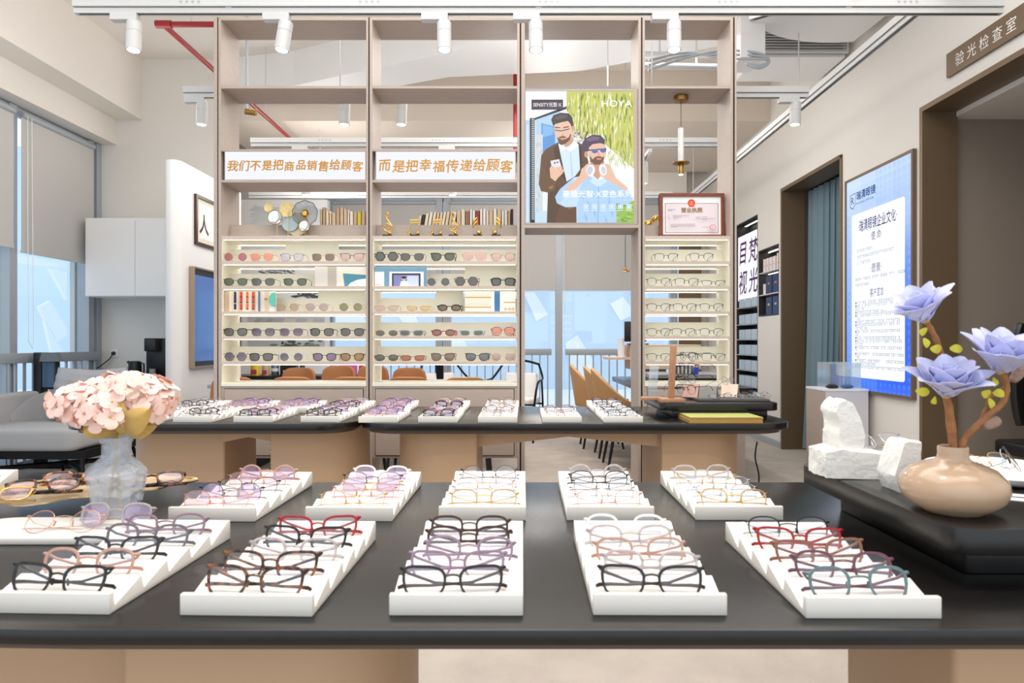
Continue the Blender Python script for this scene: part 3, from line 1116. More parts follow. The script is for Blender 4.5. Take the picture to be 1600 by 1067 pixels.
card('picture card of a white arch, shelf under the first lit sign', 488, 571, 1, c_arch)
card('picture card of coloured book spines, shelf under the first lit sign', 346, 429, 2, c_books)
card('picture card of a blue-walled screen, shelf under the second lit sign', 582.5, 667, 1, c_screen)
card('picture card of wooden shelves, shelf under the second lit sign', 724.5, 807, 2, c_shelves)

# ================================================================== LIT POSTER OF TWO MEN
dP = DF + .012
pw, ph = X(990.5, dP) - X(821, dP), Z(142, dP) - Z(348, dP)
post = thing('lit_poster', 'lit poster of two men, one with a phone, one in sunglasses with headphones', 'poster', (X(905.7, dP), dP, Z(348, dP)))
q = MB()
q.box(-pw / 2 - .003, pw / 2 + .024, .0, .05, -.008, 0).box(-pw / 2 - .003, pw / 2 + .024, 0, .05, ph, ph + .012)
q.box(-pw / 2 - .003, -pw / 2, 0, .05, 0, ph).box(pw / 2, pw / 2 + .024, 0, .05, 0, ph)
q.build('frame', M_TAUPE, post, smooth=False)
MB().box(-pw / 2, pw / 2, .006, .05, 0, ph).build('light_box', M_BLACK, post, smooth=False)
p = Pic(95, 98, 845, 1015)
random.seed(11)
p.rect(95, 98, 845, 1015, (232, 240, 250))
p.poly([(95, 98), (385, 98), (385, 205), (160, 292), (95, 300)], (242, 240, 244))
p.poly([(165, 300), (335, 235), (340, 600), (250, 640), (190, 940), (165, 940)], (176, 208, 236))
p.poly([(205, 320), (300, 345), (300, 470), (205, 540)], (92, 150, 214))
p.poly([(215, 330), (290, 350), (285, 400), (215, 420)], (130, 182, 232))
p.poly([(165, 400), (215, 400), (215, 940), (190, 940), (165, 900)], (206, 214, 220))
for k in range(20):
    x = random.uniform(168, 205)
    y = random.uniform(420, 880)
    p.rect(x, y, x + random.uniform(4, 12), y + random.uniform(10, 40), random.choice([(222, 222, 224), (186, 196, 206), (200, 190, 180)]))
p.poly([(160, 940), (245, 930), (245, 1015), (160, 1015)], (196, 222, 240))
p.rect(95, 300, 128, 1015, (178, 206, 232))
p.rect(104, 330, 116, 1015, (214, 226, 238))
p.rect(126, 285, 160, 1015, (34, 38, 42))
for k in range(56):
    p.rect(138, 292 + k * 12.6, 156, 297 + k * 12.6, (226, 234, 240))
p.poly([(160, 285), (380, 203), (380, 222), (160, 300)], (40, 46, 50))
# willow tree
p.poly([(380, 98), (845, 98), (845, 640), (760, 610), (700, 590), (655, 480), (640, 410), (540, 395), (480, 450), (430, 360), (420, 300), (380, 225)], (196, 200, 110))
for k in range(420):
    x = random.uniform(388, 838)
    y = random.uniform(98, 520)
    if y > 380 and x < 640:
        y = random.uniform(98, 300)
    l = random.uniform(30, 110)
    w = random.uniform(2.5, 6)
    lean = random.uniform(-8, 4)
    c = random.choice([(150, 166, 52), (196, 206, 88), (222, 218, 120), (120, 140, 48), (178, 190, 70), (236, 232, 168), (206, 190, 92), (104, 124, 52), (244, 244, 210)])
    p.poly([(x, y), (x + w, y + l * .4), (x + lean, y + l), (x - w, y + l * .4)], c)
for k in range(40):
    x, y = random.uniform(425, 500), random.uniform(380, 450)
    p.ell(x, y, random.uniform(5, 14), random.uniform(3, 8), random.choice([(206, 200, 190), (226, 226, 214), (150, 142, 110), (120, 110, 90)]), .6)
p.poly([(500, 430), (520, 380), (528, 384), (506, 440)], (90, 70, 50))
p.poly([(655, 480), (845, 640), (845, 880), (700, 880), (650, 620)], (252, 252, 252))
for k in range(90):
    x = random.uniform(665, 838)
    y = random.uniform(500, 600)
    p.poly([(x, y), (x + 4, y + 14), (x, y + random.uniform(25, 60)), (x - 4, y + 14)], random.choice([(206, 212, 150), (232, 236, 206), (176, 188, 110), (214, 206, 180)]))
p.poly([(720, 880), (845, 860), (845, 1015), (720, 1015)], (150, 190, 84))
for k in range(40):
    x, y = random.uniform(722, 838), random.uniform(880, 1008)
    p.ell(x, y, random.uniform(8, 22), random.uniform(3, 6), random.choice([(122, 172, 60), (182, 206, 110), (104, 150, 52)]))
# man in the brown jacket
JK, JK2, SK, SK2 = (102, 74, 50), (78, 56, 40), (232, 190, 164), (206, 156, 128)
p.poly([(205, 545), (235, 505), (320, 455), (350, 470), (460, 455), (500, 480), (530, 590), (520, 700), (448, 900), (448, 1015), (243, 1015), (250, 805), (205, 795), (187, 745)], JK)
p.poly([(250, 805), (300, 735), (340, 790), (330, 900), (300, 1015), (243, 1015)], (92, 66, 46))
p.poly([(318, 462), (345, 476), (432, 440), (462, 470), (476, 640), (440, 690), (380, 730), (352, 610)], (212, 230, 250))
p.poly([(318, 462), (345, 478), (380, 500), (340, 525)], (238, 244, 252))
p.poly([(380, 500), (432, 440), (462, 478), (404, 530)], (238, 244, 252))
p.poly([(402, 520), (410, 520), (425, 690), (412, 700)], (188, 212, 240))
p.poly([(290, 500), (322, 465), (352, 610), (378, 728), (345, 690), (300, 560)], JK2)
p.poly([(462, 465), (480, 490), (488, 600), (474, 660)], JK2)
p.poly([(187, 745), (205, 600), (262, 690), (305, 735), (300, 790), (250, 806), (203, 796)], (112, 82, 56))
p.poly([(256, 765), (286, 755), (288, 775), (262, 783)], (150, 116, 78))
p.poly([(390, 900), (425, 895), (426, 915), (392, 922)], (160, 90, 50))
p.poly([(335, 440), (415, 400), (430, 445), (400, 480), (372, 490)], SK2)
p.ell(357, 375, 64, 84, SK, -.16, 26)
p.ell(424, 352, 11, 20, SK2)
p.poly([(315, 420), (322, 452), (345, 472), (372, 466), (402, 440), (412, 405), (405, 398), (396, 420), (370, 434), (330, 430)], (112, 74, 56))
p.poly([(325, 420), (352, 412), (378, 418), (372, 426), (330, 428)], (112, 74, 56))
p.poly([(336, 433), (366, 431), (360, 441), (340, 442)], (206, 120, 108))
p.poly([(352, 385), (344, 412), (360, 414)], (214, 160, 132))
p.poly([(298, 372), (340, 368), (338, 390), (304, 394)], (206, 190, 186))
p.poly([(355, 368), (398, 362), (394, 386), (360, 390)], (206, 190, 186))
p.poly([(296, 368), (342, 374), (400, 360), (400, 366), (342, 380), (298, 374)], (60, 48, 46))
p.poly([(296, 350), (335, 352), (335, 358), (298, 358)], (70, 50, 44))
p.poly([(355, 352), (396, 344), (396, 351), (356, 359)], (70, 50, 44))
p.poly([(273, 300), (288, 268), (340, 250), (395, 256), (420, 285), (428, 335), (415, 350), (404, 325), (388, 308), (340, 318), (300, 330), (288, 345)], (62, 52, 50))
p.poly([(290, 290), (340, 262), (390, 268), (380, 285), (320, 300)], (92, 80, 76))
p.poly([(268, 585), (328, 573), (347, 635), (300, 655), (278, 640)], (226, 226, 232))
p.ell(298, 600, 6, 6, (70, 60, 66))
p.ell(316, 595, 6, 6, (120, 60, 60))
p.poly([(262, 640), (275, 615), (300, 632), (340, 622), (364, 655), (350, 675), (318, 705), (302, 728), (268, 702)], SK)
for k in range(4):
    p.poly([(296 + k * 14, 640 - k * 4), (306 + k * 14, 634 - k * 4), (350 + k * 3, 655 + k * 3), (346, 664 + k * 2)], (218, 168, 142) if k % 2 else (240, 204, 182))
# man in the pale blue shirt
BL = (176, 208, 242)
p.poly([(300, 835), (335, 780), (430, 700), (500, 688), (560, 700), (600, 722), (640, 706), (710, 702), (800, 780), (842, 850), (800, 892), (724, 880), (724, 1015), (448, 1015), (452, 905), (372, 908), (312, 880)], BL)
p.poly([(430, 700), (500, 690), (470, 780), (452, 900), (372, 905), (330, 880), (400, 800)], (196, 222, 248))
p.poly([(560, 702), (600, 724), (640, 708), (660, 730), (600, 770), (540, 730)], (206, 228, 250))
p.poly([(596, 760), (604, 760), (600, 1015), (590, 1015)], (150, 188, 230))
for x0, y0 in ((480, 780), (520, 850), (660, 820), (500, 940), (680, 900), (640, 960), (560, 900)):
    p.poly([(x0, y0), (x0 + 24, y0 + 40), (x0 + 18, y0 + 90), (x0 + 6, y0 + 50)], (154, 192, 234))
p.poly([(538, 580), (640, 590), (622, 680), (596, 716), (566, 690)], SK2)
p.poly([(364, 790), (470, 688), (484, 640), (535, 600), (548, 610), (525, 640), (552, 690), (520, 702), (448, 775), (398, 800)], SK)
p.poly([(640, 606), (668, 606), (692, 640), (722, 706), (806, 775), (790, 792), (700, 742), (640, 704), (612, 690), (606, 672), (650, 660)], SK)
p.ell(592, 520, 60, 88, SK, .05, 26)
p.poly([(535, 545), (545, 590), (575, 612), (606, 612), (634, 590), (640, 555), (626, 560), (606, 552), (578, 556), (560, 575)], (122, 86, 66))
p.poly([(584, 566), (622, 566), (616, 578), (590, 578)], (222, 130, 124))
p.poly([(600, 520), (594, 548), (614, 550)], (216, 166, 140))
p.ell(516, 540, 14, 24, SK2)
p.poly([(484, 470), (505, 430), (560, 403), (615, 408), (645, 440), (642, 472), (612, 462), (558, 470), (535, 492), (530, 520), (512, 520), (498, 525)], (86, 66, 92))
p.poly([(510, 440), (560, 416), (610, 420), (600, 440), (540, 450)], (122, 98, 124))
p.poly([(528, 508), (655, 496), (655, 504), (528, 516)], (50, 50, 70))
p.poly([(550, 505), (598, 502), (594, 528), (570, 534), (554, 525)], (92, 110, 170))
p.poly([(608, 500), (654, 497), (652, 522), (630, 530), (612, 520)], (92, 110, 170))
p.ell(545, 652, 30, 40, (244, 246, 250), .2)
p.ell(540, 652, 20, 30, (200, 204, 214), .2)
p.ell(630, 648, 26, 40, (244, 246, 250), -.2)
p.ell(634, 650, 16, 28, (206, 210, 220), -.2)
p.poly([(478, 650), (520, 606), (532, 612), (510, 650), (530, 690), (500, 696)], SK)
p.poly([(676, 618), (690, 660), (664, 690), (640, 690), (668, 660)], SK)
p.rect(137, 160, 355, 230, (72, 58, 74))
for k in range(6):
    x = 515 + k * 59
    p.poly([(x - 17, 888), (x + 17, 888), (x + 17, 920), (x - 17, 920)], (240, 248, 255))
    p.poly([(x - 14, 891), (x + 14, 891), (x + 14, 917), (x - 14, 917)], (186, 212, 240))
    p.ell(x, 904, 7, 6, (250, 252, 255))
    p.rect(x - 20, 929, x + 20, 933, (244, 248, 252))
p.build('picture', M_LITPRINT, pw, ph, Matrix.Translation((0, .0045, ph / 2)) @ FRONT, post, step=.00001)


def PT(x, y, back=.002):
    return Matrix.Translation(((x - 470) / 750 * pw, -.0055, (1015 - y) / 917 * ph)) @ FRONT


k = pw / 750
put_text('lettering', 'SENSITY光智·X', 34 * k, M_WHITETEXT, PT(246, 195), post, width=195 * k, bold=.0002)
put_text('lettering', 'HOYA', 62 * k, M_WHITETEXT, PT(726, 188), post, width=212 * k, bold=.0004)
put_text('lettering', '豪雅光智·X变色系列', 52 * k, M_WHITETEXT, PT(592, 815), post, width=480 * k, bold=.0006)
q = MB()
for i in range(22):
    if i != 11:
        x = (465 + i * 16.8 - 470) * k
        q.box(x - .0017, x + .0017, -.0058, -.0052, (1015 - 858) / 917 * ph - .0018, (1015 - 858) / 917 * ph + .0018)
q.build('caption_line', M_WHITETEXT, post, smooth=False)

# ================================================================== THINGS ON THE DISPLAY SHELVES
# certificate
dC = 4.20
cw, chh = X(1132, dC) - X(1030.5, dC), Z(298, dC) - Z(368.5, dC)
ct = thing('framed_certificate', 'framed licence certificate with red emblem standing above the narrow lit shelf', 'certificate', (X(1081, dC), dC, zf(368.5) + .001), rot=(-.03, 0, 0))
q = MB()
e = .021
q.box(-cw / 2, cw / 2, -.012, .012, 0, e).box(-cw / 2, cw / 2, -.012, .012, chh - e, chh)
q.box(-cw / 2, -cw / 2 + e, -.012, .012, e, chh - e).box(cw / 2 - e, cw / 2, -.012, .012, e, chh - e)
q.build('frame', mat('mahogany_frame', rgb(122, 58, 36), .35, var=.15, vscale=30), ct, bevel=.003, smooth=False)
p = Pic(315, 130, 835, 502)
p.rect(315, 130, 835, 502, (244, 240, 240))
p.rect(336, 194, 812, 482, (122, 112, 104))
p.rect(342, 200, 806, 476, (232, 226, 228))
p.rect(348, 206, 800, 470, (226, 214, 220))
p.ell(573, 192, 34, 36, (222, 62, 40))
p.poly([(555, 214), (592, 214), (598, 230), (549, 230)], (222, 62, 40))
p.ell(573, 196, 22, 22, (236, 92, 52))
p.poly([(573 + (9 if i % 2 == 0 else 4) * math.sin(i * PI / 5), 182 - (9 if i % 2 == 0 else 4) * math.cos(i * PI / 5)) for i in range(10)], (246, 206, 90))
p.rect(562, 200, 584, 206, (246, 206, 90))
random.seed(5)
for x0, x1, y in ((362, 430, 256), (362, 404, 268), (362, 372, 316), (405, 550, 316), (362, 372, 331), (405, 485, 331), (362, 390, 347), (405, 440, 347),
                  (606, 650, 331), (662, 708, 331), (606, 655, 347), (662, 780, 347), (660, 710, 357), (380, 600, 402), (380, 596, 414), (380, 602, 425), (380, 436, 434), (656, 716, 436), (740, 800, 490)):
    x = x0
    while x < x1 - 3:
        w = random.uniform(3, 6)
        p.rect(x, y - 2.4, min(x + w, x1), y + 2.4, (150, 140, 142))
        x += w + 1.6
for rr, cc in ((29, (214, 96, 92)), (25, (226, 214, 220)), (22, (220, 120, 116)), (19, (226, 214, 220))):
    p.ell(750, 436, rr, rr * .9, cc, n=28)
p.poly([(750 + (8 if i % 2 == 0 else 3.4) * math.sin(i * PI / 5), 436 - (8 if i % 2 == 0 else 3.4) * math.cos(i * PI / 5)) for i in range(10)], (206, 70, 66))
p.build('document', M_PRINT, cw - 2 * e + .002, chh - 2 * e + .002, Matrix.Translation((0, -.002, chh / 2)) @ FRONT, ct)
kk = (cw - 2 * e) / 520
put_text('lettering', '营业执照', 46 * kk, mat('ochre_ink', rgb(150, 118, 60), .6), Matrix.Translation(((575 - 575) * kk, -.006, chh / 2 + (316 - 265) * kk)) @ FRONT, ct, width=190 * kk, bold=.0006)

# pendant lamp
dN = DF + .13
t = thing('pendant_lamp', 'slim marble and brass pendant lamp hanging inside the narrow display shelf', 'lamp', (X(1064, dN), dN, zf(137.8) - .0005))
s_ = dN / F
MB().lathe([(.034, -.002), (.045, -.004), (.045, -.03), (.0445, -.032), (.001, -.034)], 28).build('canopy', M_BRASS, t)
MB().tube([(0, 0, -.033), (0, 0, -.20)], .002, 6).build('cord', M_BLACK, t)
MB().lathe([(.003, -.186), (.006, -.194), (.006, -.199), (.001, -.2)], 12).build('cord_grip', M_BRASS, t)
MB().lathe([(.001, -.199), (.0165, -.2), (.0175, -.202), (.0175, -.41), (.001, -.411)], 24).build('marble_tube', mat('white_marble', rgb(232, 228, 226), .3, var=.08, vscale=25), t)
MB().lathe([(.001, -.411), (.052, -.412), (.053, -.415), (.05, -.418), (.001, -.418)], 32).build('disc', M_BRASS, t)
MB().lathe([(.001, -.418), (.0165, -.4185), (.017, -.42), (.017, -.485), (.015, -.486)], 24).build('brass_socket', M_BRASS, t)
MB().lathe([(.0005, -.4835), (.0145, -.484), (.0145, -.4875), (.0005, -.4885)], 20).build('lamp_lens', M_LAMPFACE, t)

# gold music note trophies
zT = zf(368.5) + .0005
dT = DF + .06
random.seed(2)


def trophy(px, kind, where):
    label = {'clef': 'gold treble clef trophy on a black block, %s', 'double': 'gold joined notes trophy on a black block, %s', 'single': 'gold single note trophy with slanting flags on a black block, %s'}[kind] % where
    t = thing('music_note_trophy', label, 'trophy', (X(px, dT), dT, zT), group='gold music note trophies on the shelf')
    MB().box(-.028, .028, -.018, .018, 0, .015).build('base', M_BLACK, t, bevel=.002)
    b = MB()
    if kind == 'clef':
        b.tube([(0, 0, .015), (0, 0, .05)], .0025, 8)
        pts = [(-.004, 0, .050), (.012, 0, .058), (.014, 0, .075), (-.004, 0, .085), (-.02, 0, .072), (-.022, 0, .05), (-.002, 0, .036), (.022, 0, .044), (.026, 0, .066), (.010, 0, .092), (-.006, 0, .115), (-.010, 0, .138), (-.002, 0, .152), (.004, 0, .138), (-.002, 0, .115)]
        fine = []
        for i in range(len(pts) - 1):
            a0, a1 = Vector(pts[i]), Vector(pts[i + 1])
            p0 = Vector(pts[max(i - 1, 0)])
            p3 = Vector(pts[min(i + 2, len(pts) - 1)])
            for j in range(4):
                u = j / 4
                fine.append(.5 * ((2 * a0) + (-p0 + a1) * u + (2 * p0 - 5 * a0 + 4 * a1 - p3) * u * u + (-p0 + 3 * a0 - 3 * a1 + p3) * u ** 3))
        fine.append(Vector(pts[-1]))
        b.tube(fine, .0042, 8)
        b.lathe([(.0005, -.011), (.008, -.008), (.011, 0), (.008, .008), (.0005, .011)], 16, (.012, 0, .026))
    elif kind == 'double':
        for x in (-.03, .022):
            b.tube([(x, 0, .03), (x + .003, 0, .105)], .003, 8)
            b.tube([(x - .018, 0, .022), (x - .008, 0, .024), (x + .002, 0, .029), (x + .004, 0, .031)], [.006, .0115, .0105, .004], 10)
        b.prism([(-.03, .098), (.028, .102), (.028, .112), (-.03, .108)], -.006, .006, 'y')
        b.prism([(-.028, .084), (.026, .088), (.026, .094), (-.028, .090)], -.005, .005, 'y')
    else:
        s = 1 if where.startswith('sixth') or where.startswith('last') else -1
        b.tube([(0, 0, .03), (s * .004, 0, .122)], .003, 8)
        b.tube([(-s * .022, 0, .024), (-s * .012, 0, .028), (0, 0, .033), (s * .002, 0, .035)], [.006, .0155, .013, .004], 12)
        for dz in (0, -.022):
            b.tube([(s * .004, 0, .122 + dz), (s * .016, -.003, .108 + dz), (s * .026, -.003, .092 + dz), (s * .030, 0, .076 + dz)], [.003, .007, .0065, .002], 8)
    b.build('gold_note', M_GOLD, t, angle=60)


for px, kd, w in ((605.5, 'clef', 'first of the six'), (648.5, 'double', 'second of the six'), (684, 'double', 'third of the six'), (708.5, 'clef', 'fourth of the six'), (746.5, 'single', 'fifth of the six'), (775, 'single', 'sixth of the six')):
    trophy(px, kd, w)

# gold disc sculpture
dS = DF + .085
t = thing('disc_sculpture', 'metal sculpture of gold, mirrored and petalled discs on thin stems', 'sculpture', (X(455, dS), dS, zf(368.5) + .0005))


def SP(px, py):
    return (X(px, dS) - X(455, dS), 0, Z(py, dS) - zf(368.5))


def disc(name, px, py, r, m, y=0.0, ring=None, dish=True):
    c = SP(px, py)
    R = r * dS / F
    M = Matrix.Translation((c[0], y, c[2])) @ Matrix.Rotation(PI / 2, 4, 'X')
    q = MB()
    q.lathe([(.0003, .002), (R * .35, .0015 if dish else .002), (R * .9, .004), (R, .005), (R, .002), (R * .9, 0), (.0003, -.002)], 32, m=0, M=M)
    o = q.build(name, m, t)
    if ring:
        q = MB()
        q.tube([(c[0] + R * math.cos(a * PI / 16), y - .003, c[2] + R * math.sin(a * PI / 16)) for a in range(32)], .0032, 8, closed=True)
        q.build('rim', ring, o)


M_PALEGOLD = mat('pale_gold_leaf', rgb(222, 200, 140), .4, metal=.6, var=.12, vscale=60)
M_MIRROR = mat('mirror_face', rgb(225, 225, 225), .03, metal=1.0)
M_GREYPET = mat('grey_enamel', rgb(116, 126, 132), .45, metal=.4)
q = MB()
for px, py in ((433, 340), (477, 362), (450, 330)):
    a = SP(px, py)
    q.tube([a, (a[0], 0, .012)], .002, 8)
q.box(-.13, .17, -.02, .02, 0, .012)
q.build('stand', M_PALEGOLD, t)
disc('gold_disc', 419.5, 324, 7, M_PALEGOLD, .006)
disc('gold_disc', 448, 327, 12, M_PALEGOLD, .012)
disc('pale_disc', 452, 348, 13, mat('pale_blue_enamel', rgb(178, 194, 196), .4, metal=.3), .02)
disc('wire_disc', 462, 349, 18.5, mat('pale_wire', rgb(214, 200, 170), .5, metal=.4), .028)
disc('mirror_disc', 430, 340, 11, M_MIRROR, -.004, M_BRASS)
disc('mirror_disc', 477.5, 354, 8.5, M_MIRROR, -.022, M_BRASS)
c = SP(477.5, 334)
R = 19.5 * dS / F
q = MB()
for kx in range(44):
    a = kx * 2 * PI / 44
    r1 = R * (.99 + .025 * math.sin(a * 9))
    q.tube([(c[0] + R * .28 * math.cos(a), -.012, c[2] + R * .28 * math.sin(a)), (c[0] + r1 * .65 * math.cos(a + .04), -.010, c[2] + r1 * .65 * math.sin(a + .04)), (c[0] + r1 * math.cos(a + .06), -.016, c[2] + r1 * math.sin(a + .06))], [.0009, .0014, .0022], 5)
q.tube([(c[0] + R * (1.0 + .025 * math.sin(a * 9 * 2 * PI / 48)) * math.cos(a * 2 * PI / 48), -.016, c[2] + R * (1.0 + .025 * math.sin(a * 9 * 2 * PI / 48)) * math.sin(a * 2 * PI / 48)) for a in range(48)], .0028, 6, closed=True)
f_ = q.build('petal_disc', M_GREYPET, t)
q = MB()
q.lathe([(.0003, .016), (.014, .014), (.022, .006), (.024, 0), (.0003, 0)], 24, M=Matrix.Translation((c[0], -.012, c[2])) @ Matrix.Rotation(PI / 2, 4, 'X'))
q.build('gold_heart', M_GOLD, f_)

# books at the back of the shelf tops
BK = [(222, 196, 164), (206, 176, 142), (232, 214, 190), (196, 164, 130), (226, 206, 180), (238, 226, 208), (212, 186, 154), (150, 110, 80)]


def book(label, x, w, h, col, lean=0.0, group='books at the back of the shelf tops'):
    t = thing('book', label, 'book', (x, DL + .016, zf(368.5) + .0006 + w * math.sin(lean)), group=group, rot=(0, lean, 0))
    M_ = mat('book_%d_%d_%d' % col, rgb(*col), .7)
    d = .112
    q = MB().box(0, .0018, 0, d, 0, h).box(w - .0018, w, 0, d, 0, h).box(0, w, 0, .0018, 0, h)
    q.build('cover', M_, t, smooth=False)
    MB().box(.0018, w - .0018, .0018, d - .003, .003, h - .003).build('page_block', M_PAPER, t, smooth=False)


random.seed(21)
x = X(500, DL + .016)
i = 0
NM = {(222, 196, 164): 'sand', (206, 176, 142): 'tan', (232, 214, 190): 'cream', (196, 164, 130): 'kraft brown', (226, 206, 180): 'pale sand', (238, 226, 208): 'ivory', (212, 186, 154): 'biscuit', (150, 110, 80): 'dark brown', (232, 204, 60): 'yellow', (236, 232, 226): 'white', (150, 60, 60): 'red', (60, 50, 48): 'black'}
while x < X(570, DL + .016) - .02:
    w = random.uniform(.013, .026)
    col = random.choice(BK)
    if i == 11:
        col = (232, 204, 60)
    cnt = ORD[i] if i < 8 else ['ninth', 'tenth', 'eleventh', 'twelfth', 'thirteenth', 'fourteenth', 'fifteenth', 'sixteenth'][i - 8]
    book('%s book, %s from the disc sculpture behind the shelf lip' % (NM[col], cnt), x, w, .165 + random.uniform(0, .035), col)
    x += w + .001
    i += 1
CN = ORD + ['ninth', 'tenth', 'eleventh', 'twelfth', 'thirteenth', 'fourteenth', 'fifteenth', 'sixteenth', 'seventeenth', 'eighteenth', 'nineteenth', 'twentieth', 'twenty-first', 'twenty-second', 'twenty-third', 'twenty-fourth', 'twenty-fifth', 'twenty-sixth', 'twenty-seventh', 'twenty-eighth']
x = X(649, DL + .016)
i = 0
while x < X(708, DL + .016) - .02:
    w = random.uniform(.016, .022)
    col = (60, 50, 48) if i == 1 else random.choice([(232, 214, 190), (238, 226, 208), (236, 232, 226), (222, 196, 164)])
    book('%s leaning book, %s in the slanting run behind the trophies' % (NM[col], CN[i]), x, w, .148 + min(i, 3) * .008, col, lean=.16)
    x += w * 1.06 + .001
    i += 1
x += .024
i = 0
while x < X(806, DL + .016) - .02:
    w = random.uniform(.015, .027)
    col = random.choice(BK + [(238, 226, 208), (236, 232, 226)])
    if i == 5:
        col = (150, 60, 60)
    if i in (15, 17):
        col = (60, 50, 48)
    book('%s upright book, %s after the slanting run behind the trophies' % (NM[col], CN[i]), x, w, .182 + random.uniform(-.006, .012), col)
    x += w + .001
    i += 1

# little gold birds behind the certificate
for k, (px, py, sc, l) in enumerate(((1013, 350, 1.0, 'small gold bird figurine on the shelf beside the certificate frame'), (1026, 341, .8, 'gold bird figurine half hidden behind the certificate frame'))):
    d = DL + .04
    t = thing('bird_figurine', l, 'figurine', (X(px, d), d, zf(368.5) + .0005))
    z0 = Z(py, d) - zf(368.5)
    q = MB()
    q.tube([(.04 * sc, 0, z0 + .018), (.028 * sc, 0, z0 + .012), (.008 * sc, 0, z0 + .004), (-.012 * sc, 0, z0 - .002), (-.032 * sc, 0, z0 - .010), (-.05 * sc, 0, z0 - .018)], [.002, .011 * sc, .020 * sc, .022 * sc, .012 * sc, .002], 12)
    q.build('body', M_GOLD, t)
    MB().tube([(0, 0, z0 - .018), (0, 0, .006)], .002, 8).lathe([(.0005, 0), (.02, 0), (.02, .005), (.0005, .006)], 20).build('stand', M_GOLD, t)

# ================================================================== TABLES
HT = .76


def rrect(x0, x1, y0, y1, radii, n=10):
    """rounded rectangle; radii: (rx, ry) for the corners x0y0, x1y0, x1y1, x0y1"""
    cs = [(x0, y0, 1, 1, PI), (x1, y0, -1, 1, 1.5 * PI), (x1, y1, -1, -1, 0), (x0, y1, 1, -1, .5 * PI)]
    out = []
    for (x, y, sx, sy, a0), (rx, ry) in zip(cs, radii):
        for k in range(n + 1):
            a = a0 + k / n * PI / 2
            out.append((x + sx * rx + rx * math.cos(a), y + sy * ry + ry * math.sin(a)))
    return out


def table(label, outl, legs, apron, group, th=.03):
    xs = [p[0] for p in outl]
    ys = [p[1] for p in outl]
    cx, cy = (min(xs) + max(xs)) / 2, (min(ys) + max(ys)) / 2
    t = thing('display_table', label, 'table', (cx, cy, 0), group=group)
    loc = [(x - cx, y - cy) for x, y in outl]
    MB().prism(loc, HT - th, HT).build('tabletop', M_OAKBLACK, t, bevel=.003, angle=30)
    ins = [(x * (1 - .03 / max(.3, abs(max(xs) - cx))), y * .93) for x, y in loc]
    MB().prism(ins, HT - th - .018, HT - th - .0005).build('underlay', mat('dark_walnut', rgb(92, 74, 62), .5), t)
    for x0, x1, y0, y1, side in legs:
        r = min((y1 - y0) / 2, (x1 - x0) * .7) - .002
        s = .012
        rad = [(r, r), (s, s), (s, s), (r, r)] if side < 0 else [(s, s), (r, r), (r, r), (s, s)]
        MB().prism([(x - cx, y - cy) for x, y in rrect(x0, x1, y0, y1, rad)], 0, HT - th - .018).build('leg', M_LEGTAUPE, t, angle=30)
    x0, x1, y0, y1, zc_, ze = apron
    n = 16
    pts = [(x0 - cx, HT - th - .019)] + [(x0 - cx + (x1 - x0) * k / n, ze + (zc_ - ze) * (1 - abs(2 * k / n - 1))) for k in range(n + 1)] + [(x1 - cx, HT - th - .019)]
    MB().prism(pts, y0 - cy, y0 - cy + .03, 'y').build('apron', M_LEGTAUPE, t, smooth=False)
    return t


table('near black display table with rounded ends carrying the trays, vases and plinth', rrect(-1.72, 1.95, .85, 1.752, [(1.15, .55), (.3, .3), (.25, .25), (.35, .3)]),
      [(-.58, -.17, 1.0, 1.33, 1), (-1.05, -.581, 1.12, 1.32, -1), (.64, 1.215, 1.0, 1.33, 1)], (-.18, .65, 1.05, 1.3, HT - .045, HT - .055), 'black display tables', th=.02)
table('far black display table nearer the sofa, in front of the first lit sign', rrect(-2.05, -.722, 3.0, 3.82, [(.17, .17)] * 4),
      [(-1.88, -1.38, 3.22, 3.62, -1), (-1.145, -.735, 3.16, 3.62, 1)], (-1.38, -1.14, 3.2, 3.6, HT - .085, HT - .11), 'black display tables')
table('far black display table in the middle, carrying the yellow sheets and plinth', rrect(-.716, 1.245, 3.0, 3.82, [(.17, .17)] * 4),
      [(-.575, -.182, 3.12, 3.62, -1), (.66, 1.075, 3.12, 3.62, 1)], (-.183, .661, 3.16, 3.6, HT - .078, HT - .125), 'black display tables')

# ---- sawtooth trays
TW, TLN = .1755, .35
PITCH, Y0 = .0665, .0125


def tray_mesh():
    pf = [(0, 0), (0, .0277), (.009, .0277), (Y0, .0090)]
    for k in range(5):
        y = Y0 + PITCH * (k + 1)
        top = .0285 if k < 4 else .0335
        pf.append((y - .006, top))
        if k < 4:
            pf.append((y, .0090))
    pf += [(TLN, .0335), (TLN, 0)]
    return MB().prism([(y, z) for y, z in pf], -TW / 2, TW / 2, 'x').mesh('tray', bevel=.0012, bseg=2, angle=25)


_tray = tray_mesh()
_tray.materials.append(M_TRAY)


def tray(label, px0, px1, py, rz, z=HT, group='white sawtooth eyewear trays'):
    d = F * (ZC - z) / (py - CY)
    o = link('eyewear_tray', _tray, None)
    tag(o, label, 'tray', group)
    o.location = (X((px0 + px1) / 2, d), d, z + .0003)
    o.rotation_euler = (0, 0, rz)
    return o


